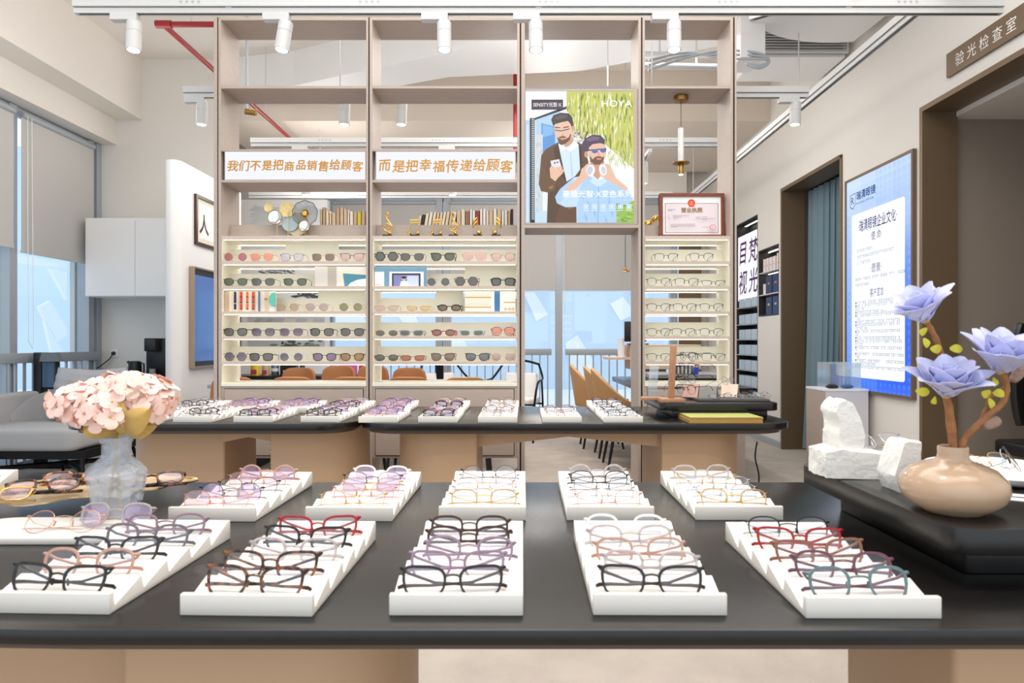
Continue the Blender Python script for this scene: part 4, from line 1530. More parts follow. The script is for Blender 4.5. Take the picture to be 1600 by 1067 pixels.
def slot_eyewear(tr, k, nm, spec, where, group):
    """eyewear with folded temples, standing in slot k (from the front) of a tray"""
    hb = eye_meshes(*spec[:2], 'fold', spec[2], spec[3], spec[4] if len(spec) > 4 else spec[2])[3]
    tilt = .30
    y = Y0 + PITCH * k + .004 + hb * math.sin(tilt)
    z = .0138 + hb * math.cos(tilt)
    v = Matrix.Rotation(tr.rotation_euler.z, 4, 'Z') @ Vector((random.uniform(-.007, .007), y, z))
    lab = '%s, %s row, %s' % (nm, ORD[k], where)
    return eyewear('eyeglasses', lab, 'glasses', tr.location + v, (-tilt, random.uniform(-.02, .02), tr.rotation_euler.z + random.uniform(-.07, .07)), spec, 'fold', group)


A = FM
NEAR = [  # (px0, px1, py, rotation, where, [front..back (name, shape, style, frame, lens, temple)])
    (-37, 175, 959.5, -.035, 'near table front line, tray nearest the vase', [
        ('black glasses', 'cat', 'full', 'black', L_CLEAR), ('rose glasses', 'panto', 'full', 'rose', L_CLEAR), ('dark grey glasses', 'cat', 'full', 'gun', L_CLEAR), ('grey glasses', 'panto', 'full', 'grey', L_CLEAR), ('mauve grey glasses', 'panto', 'full', 'mauve', L_CLEAR)]),
    (278, 490, 963, -.03, 'near table front line, second tray from the vase', [
        ('dark tortoiseshell glasses', 'cat', 'full', 'tortoise', L_CLEAR), ('black tortoiseshell glasses', 'cat', 'full', 'tortoise', L_CLEAR), ('clear pink glasses', 'soft', 'full', 'clear', L_CLEAR), ('black glasses', 'cat', 'full', 'black', L_CLEAR), ('red glasses', 'cat', 'full', 'red', L_CLEAR)]),
    (606, 819, 962.5, -.008, 'near table front line, third tray from the vase', [
        ('black glasses', 'cat', 'full', 'black', L_CLEAR, 'darkbrown'), ('lilac glasses', 'cat', 'full', 'lilac', L_CLEAR), ('purple glasses', 'panto', 'full', 'lilac', L_CLEAR), ('dark brown glasses', 'soft', 'full', 'darkbrown', L_CLEAR), ('black brown glasses', 'soft', 'full', 'darkbrown', L_CLEAR)]),
    (926, 1137, 962, -.01, 'near table front line, fourth tray from the vase', [
        ('black glasses', 'cat', 'full', 'black', L_CLEAR, 'darkbrown'), ('clear glasses', 'soft', 'full', 'clear', L_CLEAR), ('rose brown glasses', 'soft', 'full', 'rose', L_CLEAR), ('pale pink glasses', 'panto', 'full', 'clear', L_CLEAR), ('white glasses', 'panto', 'full', 'white', L_CLEAR)]),
    (1257, 1474, 967, -.006, 'near table front line, tray beside the plinth', [
        ('teal and plum glasses', 'panto', 'full', 'teal', L_CLEAR, 'plum'), ('plum glasses', 'panto', 'full', 'plum', L_CLEAR), ('rose brown glasses', 'cat', 'full', 'brown', L_CLEAR), ('red glasses', 'cat', 'full', 'red', L_CLEAR), ('black and silver glasses', 'panto', 'half', 'black', L_CLEAR, 'silver')]),
    (261, 399, 815, -.03, 'near table rear line, tray beside the vase', [
        ('rose gold glasses', 'panto', 'thin', 'rosegold', L_PINK), ('thin black glasses', 'round', 'thin', 'gun', L_LILAC), ('thin dark glasses', 'panto', 'thin', 'gun', L_CLEAR), ('gold rimmed glasses', 'panto', 'thin', 'rosegold', L_PINK), ('lilac-lensed rose glasses', 'round', 'full', 'rose', L_LILAC)]),
    (475.5, 614, 814.5, -.025, 'near table rear line, second tray from the vase', [
        ('gold glasses', 'panto', 'thin', 'gold', L_CLEAR), ('rose gold glasses', 'round', 'thin', 'rosegold', L_PINK), ('gold round glasses', 'panto', 'thin', 'gold', L_LILAC), ('black thin glasses', 'panto', 'thin', 'gun', L_CLEAR), ('lilac-lensed white glasses', 'panto', 'full', 'white', L_LILAC)]),
    (685, 822, 813.5, -.008, 'near table rear line, third tray from the vase', [
        ('thin gold glasses', 'panto', 'half', 'gold', L_CLEAR), ('silver glasses', 'round', 'thin', 'silver', L_CLEAR), ('pale rose glasses', 'panto', 'thin', 'rosegold', L_CLEAR), ('grey thin glasses', 'round', 'thin', 'silver', L_CLEAR), ('black round glasses', 'round', 'thin', 'gun', L_CLEAR)]),
    (885, 1023, 813.5, -.01, 'near table rear line, fourth tray from the vase', [
        ('rose gold glasses', 'panto', 'thin', 'rosegold', L_CLEAR), ('silver glasses', 'soft', 'thin', 'silver', L_CLEAR), ('black thin glasses', 'panto', 'thin', 'gun', L_CLEAR), ('dark half-rim glasses', 'panto', 'half', 'gun', L_CLEAR), ('clear glasses', 'round', 'full', 'clear', L_CLEAR)]),
    (1086, 1225.5, 813, -.004, 'near table rear line, tray nearest the plinth', [
        ('gold half-rim glasses', 'panto', 'half', 'gold', L_CLEAR), ('grey thin glasses', 'soft', 'thin', 'silver', L_CLEAR), ('silver glasses', 'panto', 'thin', 'silver', L_CLEAR), ('gold glasses', 'soft', 'thin', 'gold', L_CLEAR), ('pale gold glasses', 'panto', 'full', 'clear', L_CLEAR)]),
]
for px0, px1, py, rz, where, items in NEAR:
    tr = tray('white sawtooth tray of five glasses, ' + where, px0, px1, py, rz)
    for k, it in enumerate(items):
        spec = (it[1], it[2], A[it[3]], it[4]) + ((A[it[5]],) if len(it) > 5 else ())
        slot_eyewear(tr, k, it[0], spec, where, 'glasses in the white trays of the near table')

FAR = [  # far tables: (px0, px1, py, rz, where, mood)
    (186, 247, 660, -.02, 'sofa-side far table front line, tray behind the flowers', 'dark'),
    (269, 331, 660, -.02, 'sofa-side far table front line, second tray from the flowers', 'dark'),
    (364, 426, 660, -.02, 'sofa-side far table front line, third tray from the flowers', 'mixed'),
    (470, 530, 660, -.02, 'sofa-side far table front line, tray at the table joint', 'brown'),
    (262, 316, 645, -.02, 'sofa-side far table rear line, tray nearest the sofa', 'dark'),
    (346, 400, 645, -.02, 'sofa-side far table rear line, second tray from the sofa', 'lilac'),
    (426, 480, 645, -.02, 'sofa-side far table rear line, third tray from the sofa', 'lilac'),
    (509, 563, 645, -.02, 'sofa-side far table rear line, tray at the table joint', 'mixed'),
    (559.6, 621, 660.5, -.02, 'middle far table front line, tray at the table joint', 'lilac'),
    (653, 714.6, 660.5, -.015, 'middle far table front line, second tray from the joint', 'mixed'),
    (747, 808, 660.5, -.008, 'middle far table front line, third tray from the joint', 'pale'),
    (847.5, 909, 660.5, -.006, 'middle far table front line, fourth tray from the joint', 'pale'),
    (943, 1005, 660.5, 0, 'middle far table front line, tray nearest the plinth', 'silver'),
    (584, 637, 645, -.02, 'middle far table rear line, tray at the table joint', 'lilac'),
    (672, 726, 645, -.015, 'middle far table rear line, second tray from the joint', 'mixed'),
    (756, 810, 645, -.008, 'middle far table rear line, third tray from the joint', 'pale'),
    (927, 981, 645, 0, 'middle far table rear line, tray nearest the plinth', 'silver'),
]
MOOD = {
    'dark': [('thin dark glasses', 'panto', 'thin', 'gun', L_CLEAR), ('dark brown glasses', 'soft', 'full', 'darkbrown', L_CLEAR), ('black glasses', 'soft', 'thin', 'black', L_CLEAR), ('grey glasses', 'panto', 'thin', 'grey', L_CLEAR), ('bronze glasses', 'round', 'thin', 'brown', L_CLEAR)],
    'lilac': [('pink-lensed rose gold glasses', 'panto', 'thin', 'rosegold', L_PINK), ('lilac-lensed mauve glasses', 'panto', 'full', 'mauve', L_LILAC), ('lilac-lensed thin dark glasses', 'panto', 'thin', 'gun', L_LILAC), ('lilac-lensed plum glasses', 'soft', 'full', 'plum', L_LILAC), ('lilac-lensed grey glasses', 'round', 'thin', 'grey', L_LILAC)],
    'mixed': [('black glasses', 'soft', 'full', 'black', L_CLEAR), ('dark tortoiseshell glasses', 'soft', 'full', 'tortoise', L_LILAC), ('rose glasses', 'panto', 'full', 'rose', L_PINK), ('silver glasses', 'panto', 'thin', 'silver', L_LILAC), ('dark glasses', 'panto', 'thin', 'gun', L_CLEAR)],
    'brown': [('brown browline glasses', 'panto', 'full', 'darkbrown', L_CLEAR), ('dark brown glasses', 'soft', 'full', 'darkbrown', L_CLEAR), ('thin dark glasses', 'panto', 'thin', 'gun', L_CLEAR), ('mauve glasses', 'panto', 'full', 'mauve', L_LILAC), ('thin bronze glasses', 'round', 'thin', 'brown', L_CLEAR)],
    'pale': [('pale rose glasses', 'panto', 'thin', 'rosegold', L_CLEAR), ('silver glasses', 'round', 'thin', 'silver', L_CLEAR), ('thin black glasses', 'panto', 'thin', 'gun', L_CLEAR), ('thin brown glasses', 'panto', 'half', 'brown', L_CLEAR), ('grey glasses', 'soft', 'thin', 'grey', L_CLEAR)],
    'silver': [('thin black glasses', 'soft', 'half', 'black', L_CLEAR), ('silver glasses', 'soft', 'thin', 'silver', L_CLEAR), ('dark grey glasses', 'soft', 'half', 'gun', L_CLEAR), ('gunmetal glasses', 'panto', 'thin', 'gun', L_CLEAR), ('black glasses', 'soft', 'half', 'black', L_CLEAR)],
}
random.seed(31)
for px0, px1, py, rz, where, mood in FAR:
    tr = tray('white sawtooth tray, ' + where, px0, px1, py, rz)
    for k, it in enumerate(MOOD[mood]):
        slot_eyewear(tr, k, it[0], (it[1], it[2], A[it[3]], it[4]), where, 'glasses in the white trays of the far tables')

# tray at the far end of the near table and the rounded tray with two pairs
tr = tray('white sawtooth tray cut by the frame edge behind the gold leaf dish', -102, 11, 763, 0)
tr.location = (-1.362, 1.395, HT + .0003)
slot_eyewear(tr, 4, 'brown glasses', ('panto', 'full', A['brown'], L_CLEAR), 'tray behind the gold leaf dish', 'glasses in the white trays of the near table')
d = F * (ZC - HT) / (852 - CY)
cx = X(40, d)
o = MB().prism(rrect(-.165, .152, 0, .145, [(.06, .05)] * 4), 0, .013).build('oval_tray', M_TRAY, bevel=.003)
tag(o, 'flat white tray with rounded corners holding two pairs in front of the vase', 'tray')
o.location = (cx, d, HT + .0003)
for k, (x, y, sp, nm, rz) in enumerate(((cx + .035, d + .028, ('round', 'thin', A['rosegold'], L_CLEAR), 'rose wire round glasses at the front of the flat rounded tray', .05),
                                        (cx + .115, d + .062, ('panto', 'full', A['clear'], L_LILAC), 'clear glasses with bluish lenses at the back of the flat rounded tray', -.05))):
    hb = eye_meshes(sp[0], sp[1], 'fold', sp[2], sp[3], sp[2])[3]
    tl = .75 if k == 0 else .45
    eyewear('eyeglasses', nm, 'glasses', (x, y + hb * math.sin(tl), HT + .0145 + hb * math.cos(tl)), (-tl, 0, rz), sp, 'fold', 'glasses on the flat rounded tray')

# ---- gold leaf dish with tortoiseshell glasses
gx, gy = -1.01, 1.56
q = MB()


def leaf_pt(u, v):
    a = (u - .5) * 2
    half = .135 * (1 - abs(a) ** 2.6) * (1 + .10 * math.sin(u * 21) + .06 * math.sin(u * 47)) + .002
    return (a * .245 + .012 * math.sin(v * 9), (v - .5) * 2 * half, .004 + .010 * abs((v - .5) * 2) ** 2.2 + .0025 * math.sin(u * 40) * (v - .5) + .002 * math.sin(u * 14 + v * 5))


q.grid(leaf_pt, 60, 16)
o = q.build('leaf_dish', mat('gold_leaf_dish', rgb(214, 184, 132), .3, metal=.75, bump=.3, bscale=60), None, solid=.003, angle=80)
o.location = (gx, gy, HT + .0105)
o.rotation_euler = (0, 0, .50)
tag(o, 'gold leaf-shaped dish with wavy rim holding tortoiseshell glasses behind the vase', 'dish')
for px, py, sp, nm, rz in ((-12, 786, ('soft', 'full', A['gold'], L_PINK), 'gold half-folded glasses lying nearest the frame edge on the gold dish', .3),
                           (66, 771, ('soft', 'thick', A['tortoise'], L_PINK), 'dark tortoiseshell glasses lying in the middle of the gold dish', .35),
                           (120, 757, ('soft', 'thick', A['ambertort'], L_PINK), 'amber tortoiseshell glasses lying on the gold dish near the vase', .3),
                           (236, 760, ('soft', 'thick', A['tortoise'], L_PINK), 'dark tortoiseshell glasses showing on the gold dish past the vase', .5)):
    d = F * (ZC - HT - .03) / (py - CY)
    hb = eye_meshes(sp[0], sp[1], 'fold', sp[2], sp[3], sp[2])[3]
    eyewear('eyeglasses', nm, 'glasses', (X(px, d), d, HT + .038 + hb * math.cos(1.1)), (-1.1, 0, rz), sp, 'fold', 'glasses on the gold leaf dish')

# ================================================================== GLASS VASE AND HYDRANGEAS
vd = 1.365
vx = X(182, vd)
M_CUT = mat('cut_glass', rgb(226, 232, 238), .08, bump=1.0, bscale=48, voronoi=True, spec=1.0)
nt = M_CUT.node_tree
tr_ = nt.nodes.new('ShaderNodeBsdfTransparent')
tr_.inputs[0].default_value = (.97, .98, 1, 1)
mx_ = nt.nodes.new('ShaderNodeMixShader')
mx_.inputs[0].default_value = .32
nt.links.new(tr_.outputs[0], mx_.inputs[1])
nt.links.new(nt.nodes['Principled BSDF'].outputs[0], mx_.inputs[2])
nt.links.new(mx_.outputs[0], nt.nodes['Material Output'].inputs[0])
t = thing('glass_vase', 'cut glass vase with narrow neck holding pink hydrangeas', 'vase', (vx, vd, HT + .0005), rz=.25)
prof = [(.001, 0), (.036, 0), (.040, .004), (.052, .035), (.063, .088), (.0655, .108), (.0615, .116), (.048, .128), (.030, .140), (.0275, .148), (.0275, .168), (.0315, .174), (.0325, .180), (.031, .184),
        (.027, .183), (.0235, .168), (.0235, .146), (.05, .118), (.058, .104), (.050, .04), (.034, .012), (.001, .010)]
q = MB()
n = 48


def oct_r(a):
    k = math.cos(PI / 8) / math.cos((a % (PI / 4)) - PI / 8)
    return k


vs, fs = [], []
for r, z in prof:
    w = 1.0 if .01 < z < .13 else 0.0
    for k in range(n):
        a = 2 * PI * k / n
        rr = r * (.92 if w else 1) * (1 + w * (oct_r(a) - 1) * .8)
        vs.append((rr * math.cos(a), rr * math.sin(a), z))
for i in range(len(prof) - 1):
    for k in range(n):
        l = (k + 1) % n
        fs.append((i * n + k, i * n + l, (i + 1) * n + l, (i + 1) * n + k))
q.add(vs, fs)
q.build('glass_body', M_CUT, t, angle=30)

t.scale = (.95, .95, .92)
t = thing('hydrangea_bouquet', 'pink cloth hydrangeas with golden leaves standing in the cut glass vase', 'flowers', (vx, vd, HT + .14))
M_PETAL = mat('pink_petal', rgb(250, 212, 198), .7, var=.06, vscale=30)
M_STEM = mat('ochre_stem', rgb(196, 160, 70), .6)
M_GLEAF = mat('golden_leaf', rgb(206, 168, 92), .45, metal=.15, var=.2, vscale=25)


def BP(px, py, y=0.0):
    d = vd + y
    return Vector((X(px, d) - vx, y, Z(py, d) - HT - .14))


random.seed(17)


def floret(q, c, nrm, s, m=0):
    nrm = nrm.normalized()
    u = nrm.orthogonal().normalized()
    u = Matrix.Rotation(random.uniform(0, PI), 3, nrm) @ u
    w = nrm.cross(u)
    for k in range(4):
        a = k * PI / 2 + random.uniform(-.12, .12)
        d = u * math.cos(a) + w * math.sin(a)
        e = nrm.cross(d)
        curl = random.uniform(.0, .35)
        rows = []
        for i, (l, wd, hgt) in enumerate(((.08, .12, 0), (.35, .42, .06), (.7, .52, .10 + curl * .3), (.95, .34, .06 + curl * .2), (1.05, .08, curl * .1))):
            rows += [c + d * s * l - e * s * wd + nrm * s * (hgt * .6), c + d * s * l + nrm * s * (hgt - .08), c + d * s * l + e * s * wd + nrm * s * (hgt * .6)]
        f = []
        for i in range(4):
            f += [(i * 3, i * 3 + 1, i * 3 + 4, i * 3 + 3), (i * 3 + 1, i * 3 + 2, i * 3 + 5, i * 3 + 4)]
        q.add(rows, f, m)
    q.lathe([(.0003, .0), (s * .10, s * .03), (.0003, s * .10)], 6, M=Matrix.Translation(c) @ nrm.to_track_quat('Z', 'Y').to_matrix().to_4x4(), m=1)


heads = [((132, 632), .0, (.058, .055, .042), 46), ((176, 620), .035, (.058, .055, .042), 40), ((234, 625), .015, (.050, .05, .046), 42), ((158, 645), -.045, (.05, .04, .034), 26), ((206, 611), -.01, (.042, .045, .034), 26)]
for (px, py), y, (rx, ry, rz), nf in heads:
    q = MB()
    c = BP(px, py, y)
    for k in range(nf):
        zz = 1 - 1.6 * (k + .5) / nf
        a = k * 2.399
        r = math.sqrt(max(0, 1 - zz * zz))
        nrm = Vector((r * math.cos(a), r * math.sin(a), zz))
        pos = c + Vector((nrm.x * rx, nrm.y * ry, nrm.z * rz)) * random.uniform(.78, 1.05)
        floret(q, pos, nrm + Vector((random.uniform(-.3, .3), random.uniform(-.3, .3), random.uniform(-.2, .4))), random.uniform(.018, .025))
    q.build('flower_head', [M_PETAL, M_STEM], t, angle=80)
# leaves
for (a, b, wd, y, bend) in (((188, 679), (186, 628), .025, -.06, .02), ((194, 678), (232, 640), .025, -.05, .02), ((178, 679), (130, 660), .020, -.055, .015), ((198, 679), (242, 664), .018, -.01, .015)):
    p0, p1 = BP(*a, y * .3), BP(*b, y)
    ax = p1 - p0
    sd = Vector((ax.z, .3 * ax.length, -ax.x)).normalized()

    def lf(u, v, p0=p0, ax=ax, sd=sd, wd=wd, bend=bend):
        w = wd * math.sin(PI * min(1, u * .93 + .04)) ** .75
        s = (v - .5) * 2
        return p0 + ax * u + sd * s * w + Vector((0, -bend * math.sin(PI * u) + .006 * abs(s), 0))
    q = MB()
    q.grid(lf, 14, 6)
    q.build('leaf', M_GLEAF, t, solid=.0008, angle=80)
for (px, py), y, _, _ in heads:
    c = BP(px, py, y)
    q = MB()
    e = Vector((random.uniform(-.02, .02), random.uniform(-.015, .015), -.115))
    q.tube([e, Vector((e.x * .3, e.y * .3, -.03)), Vector((c.x * .06, 0, .035)), Vector((c.x * .45, c.y * .5, c.z * .55)), c], [.0018, .0018, .0018, .0016, .001], 6)
    q.build('stem', M_STEM, t)

# ================================================================== NEAR PLINTH WITH STONES AND MAGNOLIA
t = thing('plinth', 'two-tier black display plinth on the near table carrying stones and the beige vase', 'plinth', (1.05, 1.27, HT + .0004))
MB().prism([(x - 1.05, y - 1.27) for x, y in rrect(.63, 1.80, .985, 1.53, [(.035, .035)] * 4, 6)], .049, .0885).build('upper_slab', M_OAKBLACK, t, bevel=.003, angle=30)
MB().prism([(x - 1.05, y - 1.27) for x, y in rrect(.692, 1.72, 1.055, 1.47, [(.012, .012)] * 4, 4)], 0, .049).build('lower_slab', M_OAKBLACK, t, bevel=.002, angle=30)
ZP = HT + .0889
M_PLASTER = mat('white_plaster', rgb(240, 238, 232), .85, bump=.25, bscale=90)


def rock(label, pts, y0, y1, rough, shift=0, seed=0, base=None):
    """an outline in px (at depth y0) extruded back, with broken, displaced sides"""
    b = [P(px + shift, py, y0) for px, py in pts]
    cx = sum(v.x for v in b) / len(b)
    zb = ZP + .0005 if base is None else base
    zmin = min(v.z for v in b)
    poly = [(v.x - cx, v.z - zmin) for v in b]
    me = MB().prism(poly, 0, y1 - y0, 'y').mesh('rock', smooth=False)
    bm = bmesh.new()
    bm.from_mesh(me)
    bmesh.ops.triangulate(bm, faces=bm.faces[:])
    for _ in range(4):
        es = [e for e in bm.edges if e.calc_length() > .011]
        if es:
            bmesh.ops.subdivide_edges(bm, edges=es, cuts=1)
            bmesh.ops.triangulate(bm, faces=bm.faces[:])
    bm.normal_update()
    for v in bm.verts:
        if v.co.z < .001:
            continue
        n = v.normal
        front = max(0.0, -n.y)
        k = rough * (1 - .9 * front)
        p = v.co * 42 + Vector((seed * 7, 0, 0))
        f = noise.noise(p) + .6 * noise.noise(p * 2.3) + .3 * noise.noise(p * 5)
        v.co += n * f * k
        v.co.z = max(v.co.z, 0)
    bm.to_mesh(me)
    bm.free()
    me.shade_smooth()
    me.set_sharp_from_angle(angle=math.radians(28))
    o = link('plaster_stone', me, M_PLASTER)
    o.location = (cx, y0, zb)
    return tag(o, label, 'stone', 'white plaster stones on the near plinth')


rock('low white rough-edged slab of stone carrying the upright round stone', [(1274, 750), (1274, 710), (1300, 706), (1388, 716), (1386, 752), (1340, 752)], 1.34, 1.42, .0035, 16, seed=1)
zs = ZP + .0005 + (752 - 712) * 1.34 / F - .002
rock('upright white stone with smooth oval face on the low slab', [(1322, 720), (1303, 714), (1297, 690), (1299, 672), (1293, 655), (1296, 642), (1308, 636), (1318, 640), (1330, 662), (1338, 690), (1336, 708), (1330, 718)], 1.35, 1.42, .004, 14, seed=2, base=zs)
rock('small white block of stone behind the oval stone', [(1286, 712), (1286, 684), (1302, 684), (1304, 712)], 1.425, 1.45, .0015, 8, seed=3, base=zs)
rock('white wedge-shaped stone beside the beige vase', [(1388, 768), (1380, 742), (1396, 690), (1403, 688), (1422, 690), (1420, 768)], 1.22, 1.28, .003, 18, seed=4)
eyewear('eyeglasses', 'thin silver glasses lying behind the oval white stone', 'glasses', (X(1372, 1.40), 1.40, zs + .0205), (-.9, 0, .3), ('soft', 'thin', A['silver'], L_CLEAR), 'fold', 'glasses on the near plinth')

# beige vase
bd = 1.09
bx = X(1489, bd)
t = thing('ceramic_vase', 'squat glossy beige ceramic vase with short neck holding the magnolia branch', 'vase', (bx, bd, ZP + .0004))
MB().lathe([(.001, 0), (.046, 0), (.048, .003), (.062, .012), (.076, .027), (.081, .044), (.077, .062), (.063, .079), (.044, .089), (.029, .094), (.024, .099), (.0225, .106), (.0228, .119), (.0215, .121), (.018, .119), (.017, .10), (.04, .08), (.07, .05), (.04, .01), (.001, .008)], 48).build('vase_body', mat('beige_glaze', rgb(188, 158, 130), .18, coat=.3, var=.03, vscale=6), t, angle=60)
t.scale = (.96, .96, .855)

# magnolia branch
t = thing('magnolia_branch', 'branch of pale violet magnolias with small yellow leaves in the beige vase', 'flowers', (bx, bd, ZP + .10))
M_MAG = mat('violet_petal', rgb(200, 202, 236), .6, var=.15, vscale=22, stretch=(1, 1, 1))
M_MAGW = mat('violet_petal_heart', rgb(226, 222, 240), .6)
M_BARK = mat('brown_bark', rgb(158, 104, 62), .7, bump=.5, bscale=90, var=.3, vscale=60)
M_YLEAF = mat('yellow_leaf', rgb(214, 204, 60), .6)


def GP(px, py, y=0.0):
    d = bd + y
    return Vector((X(px, d) - bx, y, Z(py, d) - ZP - .10))


def curve(pts, n=5):
    out = []
    for i in range(len(pts) - 1):
        p0, a, b, p3 = pts[max(i - 1, 0)], pts[i], pts[i + 1], pts[min(i + 2, len(pts) - 1)]
        for j in range(n):
            u = j / n
            out.append(.5 * ((2 * a) + (-p0 + b) * u + (2 * p0 - 5 * a + 4 * b - p3) * u * u + (-p0 + 3 * a - 3 * b + p3) * u ** 3))
    return out + [pts[-1]]


q = MB()


def twig(pts, r0, r1):
    c = curve(pts)
    n = len(c)
    q.tube(c, [r0 + (r1 - r0) * i / (n - 1) + .0007 * math.sin(i * 1.9) for i in range(n)], 9)


twig([GP(1489, 770), GP(1490, 700), GP(1484, 640, .005), GP(1480, 624, .008)], .0065, .0050)
twig([GP(1490, 720), GP(1482, 650, .03), GP(1474, 590, .045), GP(1468, 545, .04), GP(1455, 515, .03), GP(1447, 503, .03)], .0052, .0040)
twig([GP(1492, 730), GP(1505, 690), GP(1524, 668), GP(1532, 660)], .0055, .0048)
twig([GP(1530, 664), GP(1545, 648), GP(1566, 630), GP(1573, 605), GP(1568, 585)], .0044, .0052)
twig([GP(1530, 662), GP(1540, 640, .01), GP(1550, 618, .01), GP(1568, 608, .01)], .003, .0032)
q.build('branch', M_BARK, t, angle=70)


def petal(q, base, axis, out, L, wd, cup, m=0):
    side = axis.cross(out).normalized()

    def fn(u, v):
        s = (v - .5) * 2
        w = wd * (math.sin(PI * min(1, .08 + u * .90)) ** .7) * (1 - .25 * u)
        return base + axis * (L * u) + out * (cup * math.sin(u * PI * .55) * L) + side * s * w - out * (.35 * w * s * s * -1) * .8
    q.grid(fn, 12, 8, m)


def magnolia(px, py, ax, size, y, name='flower'):
    c = GP(px, py, y)
    ax = Vector(ax).normalized()
    u = ax.orthogonal().normalized()
    w = ax.cross(u)
    q = MB()
    for ring, (n, tilt, L) in enumerate(((7, 1.12, 1.0), (6, .75, .9), (4, .38, .7))):
        for k in range(n):
            a = 2 * PI * (k + .5 * ring) / n + random.uniform(-.12, .12)
            o = u * math.cos(a) + w * math.sin(a)
            tl = tilt + random.uniform(-.1, .1)
            d = ax * math.cos(tl) + o * math.sin(tl)
            nn = ax * math.sin(tl) - o * math.cos(tl)
            petal(q, c, d, nn, size * L, size * .36, .16)
    f = q.build(name, M_MAG, t, solid=.0007, angle=80)
    q = MB()
    q.lathe([(.0005, -.006), (.006, -.003), (.008, .002), (.005, .012), (.0005, .016)], 12, M=Matrix.Translation(c) @ ax.to_track_quat('Z', 'Y').to_matrix().to_4x4())
    q.build('flower_heart', mat('ochre_calyx', rgb(196, 160, 100), .7), f)


random.seed(8)
magnolia(1446, 500, (-.50, -.15, .85), .070, .03)
magnolia(1478, 618, (-.08, -.35, 1), .076, .008)
magnolia(1562, 580, (.05, -.32, 1), .082, 0)
for i, (px, py, y, r, L) in enumerate(((1536, 662, 0, .0095, 30), (1582, 592, .02, .009, 26))):
    c0, c1 = GP(px, py + 4, y), GP(px + L * .85, py - (6 if i == 0 else 26), y)
    MB().tube(curve([c0, c0.lerp(c1, .3), c0.lerp(c1, .7), c1]), [.003] + [.005 + (r - .005) * math.sin(PI * (k + 1) / 16) for k in range(14)] + [.0015], 10).build('bud', mat('furry_bud', rgb(168, 140, 122), .9, bump=.5, bscale=150), t)
for px, py, dx, dz, y in ((1446, 520, -.012, .004, .02), (1444, 528, .002, -.016, .02), (1470, 546, -.020, .002, .03), (1484, 545, .018, .001, .03), (1452, 614, -.024, .004, 0), (1462, 622, -.010, -.006, 0), (1548, 586, -.014, .004, 0), (1553, 590, -.002, -.014, 0), (1545, 618, -.014, .006, 0), (1546, 622, .0, -.016, 0), (1552, 616, .014, .005, 0)):
    p0 = GP(px, py, y)
    ax = Vector((dx, -.004, dz))
    sd = Vector((-dz, .006, dx)).normalized()

    def lf(u, v, p0=p0, ax=ax, sd=sd):
        return p0 + ax * u + sd * ((v - .5) * 2 * .0075 * math.sin(PI * (.06 + .9 * u)) ** .8) + Vector((0, -.004 * math.sin(PI * u), 0))
    MB().grid(lf, 8, 4).build('leaf', M_YLEAF, t, solid=.0008, angle=80)

# white dish with glasses, white card
dd = 1.36
o = MB().lathe([(.001, 0), (.10, 0), (.125, .008), (.132, .018), (.128, .022), (.001, .020)], 48).build('stone_dish', M_PLASTER, None, angle=50)
o.location = (X(1560, dd), dd, ZP + .0004)
tag(o, 'round white stone dish holding gold-trimmed glasses behind the beige vase', 'dish')
for px, py, sp, rx, rz, nm in ((1540, 740, ('panto', 'thin', A['gold'], L_CLEAR, A['gun']), -.95, .2, 'gold wire glasses lying on the round white dish'),
                               (1582, 728, ('soft', 'thin', A['gun'], L_CLEAR, A['skyblue']), -.6, 1.0, 'dark wire glasses with blue temple tips on the round white dish')):
    d = dd - .03
    hb = eye_meshes(sp[0], sp[1], 'fold', sp[2], sp[3], sp[4])[3]
    eyewear('eyeglasses', nm, 'glasses', (X(px, d), d, ZP + .0225 + hb * math.cos(rx) + .004), (rx, 0, rz), sp, 'fold', 'glasses on the near plinth')
c = thing('paper_card', 'folded white card on the plinth behind the beige vase', 'card', (X(1592, 1.18), 1.18, ZP + .0004), rz=-.5)
MB().box(-.05, .05, -.03, .03, 0, .0012).build('sheet', M_PAPER, c, smooth=False)
MB().box(-.01, .045, -.006, .004, .0013, .0016).build('printed_mark', M_BLACK, c, smooth=False)

# ================================================================== FAR PLINTH, GLASSES STAND, PROPS, YELLOW SHEETS
d0 = 3.18
zt2 = HT + .0004
t = thing('plinth', 'two-tier black plinth on the far table beside the narrow display shelf', 'plinth', (.95, 3.42, zt2))
pz1, pz0 = .073, .037
pl = rrect(.672, 1.235, 3.2, 3.66, [(.05, .05)] * 4, 6)
MB().prism([(x - .95, y - 3.42) for x, y in pl], pz0, pz1).build('upper_slab', M_OAKBLACK, t, bevel=.004, angle=30)
MB().box(.735 - .95, 1.19 - .95, 3.245 - 3.42, 3.6 - 3.42, 0, pz0 - .0005).build('lower_slab', M_OAKBLACK, t, bevel=.003, angle=30)
ZQ = zt2 + pz1 + .0005

# stack of yellow green sheets
M_SHEET = mat('yellow_green_board', rgb(176, 182, 106), .6)
M_SHEETE = mat('ochre_board_edge', rgb(186, 142, 76), .7)
random.seed(4)
for k in range(5):
    o = MB().box(-.162, .162, -.108, .108, 0, .0050)
    o = o.build('board_sheet', [M_SHEET, M_SHEETE], None, smooth=False)
    for p_ in o.data.polygons:
        if abs(p_.normal.z) < .5:
            p_.material_index = 1
    o.location = (.925 + random.uniform(-.002, .002), 3.128 + random.uniform(-.002, .002), zt2 + k * .0053 + .0002)
    tag(o, '%s yellow green board with ochre edge from the bottom of the stack before the plinth' % ORD[k], 'board', 'stack of yellow green boards on the far table')

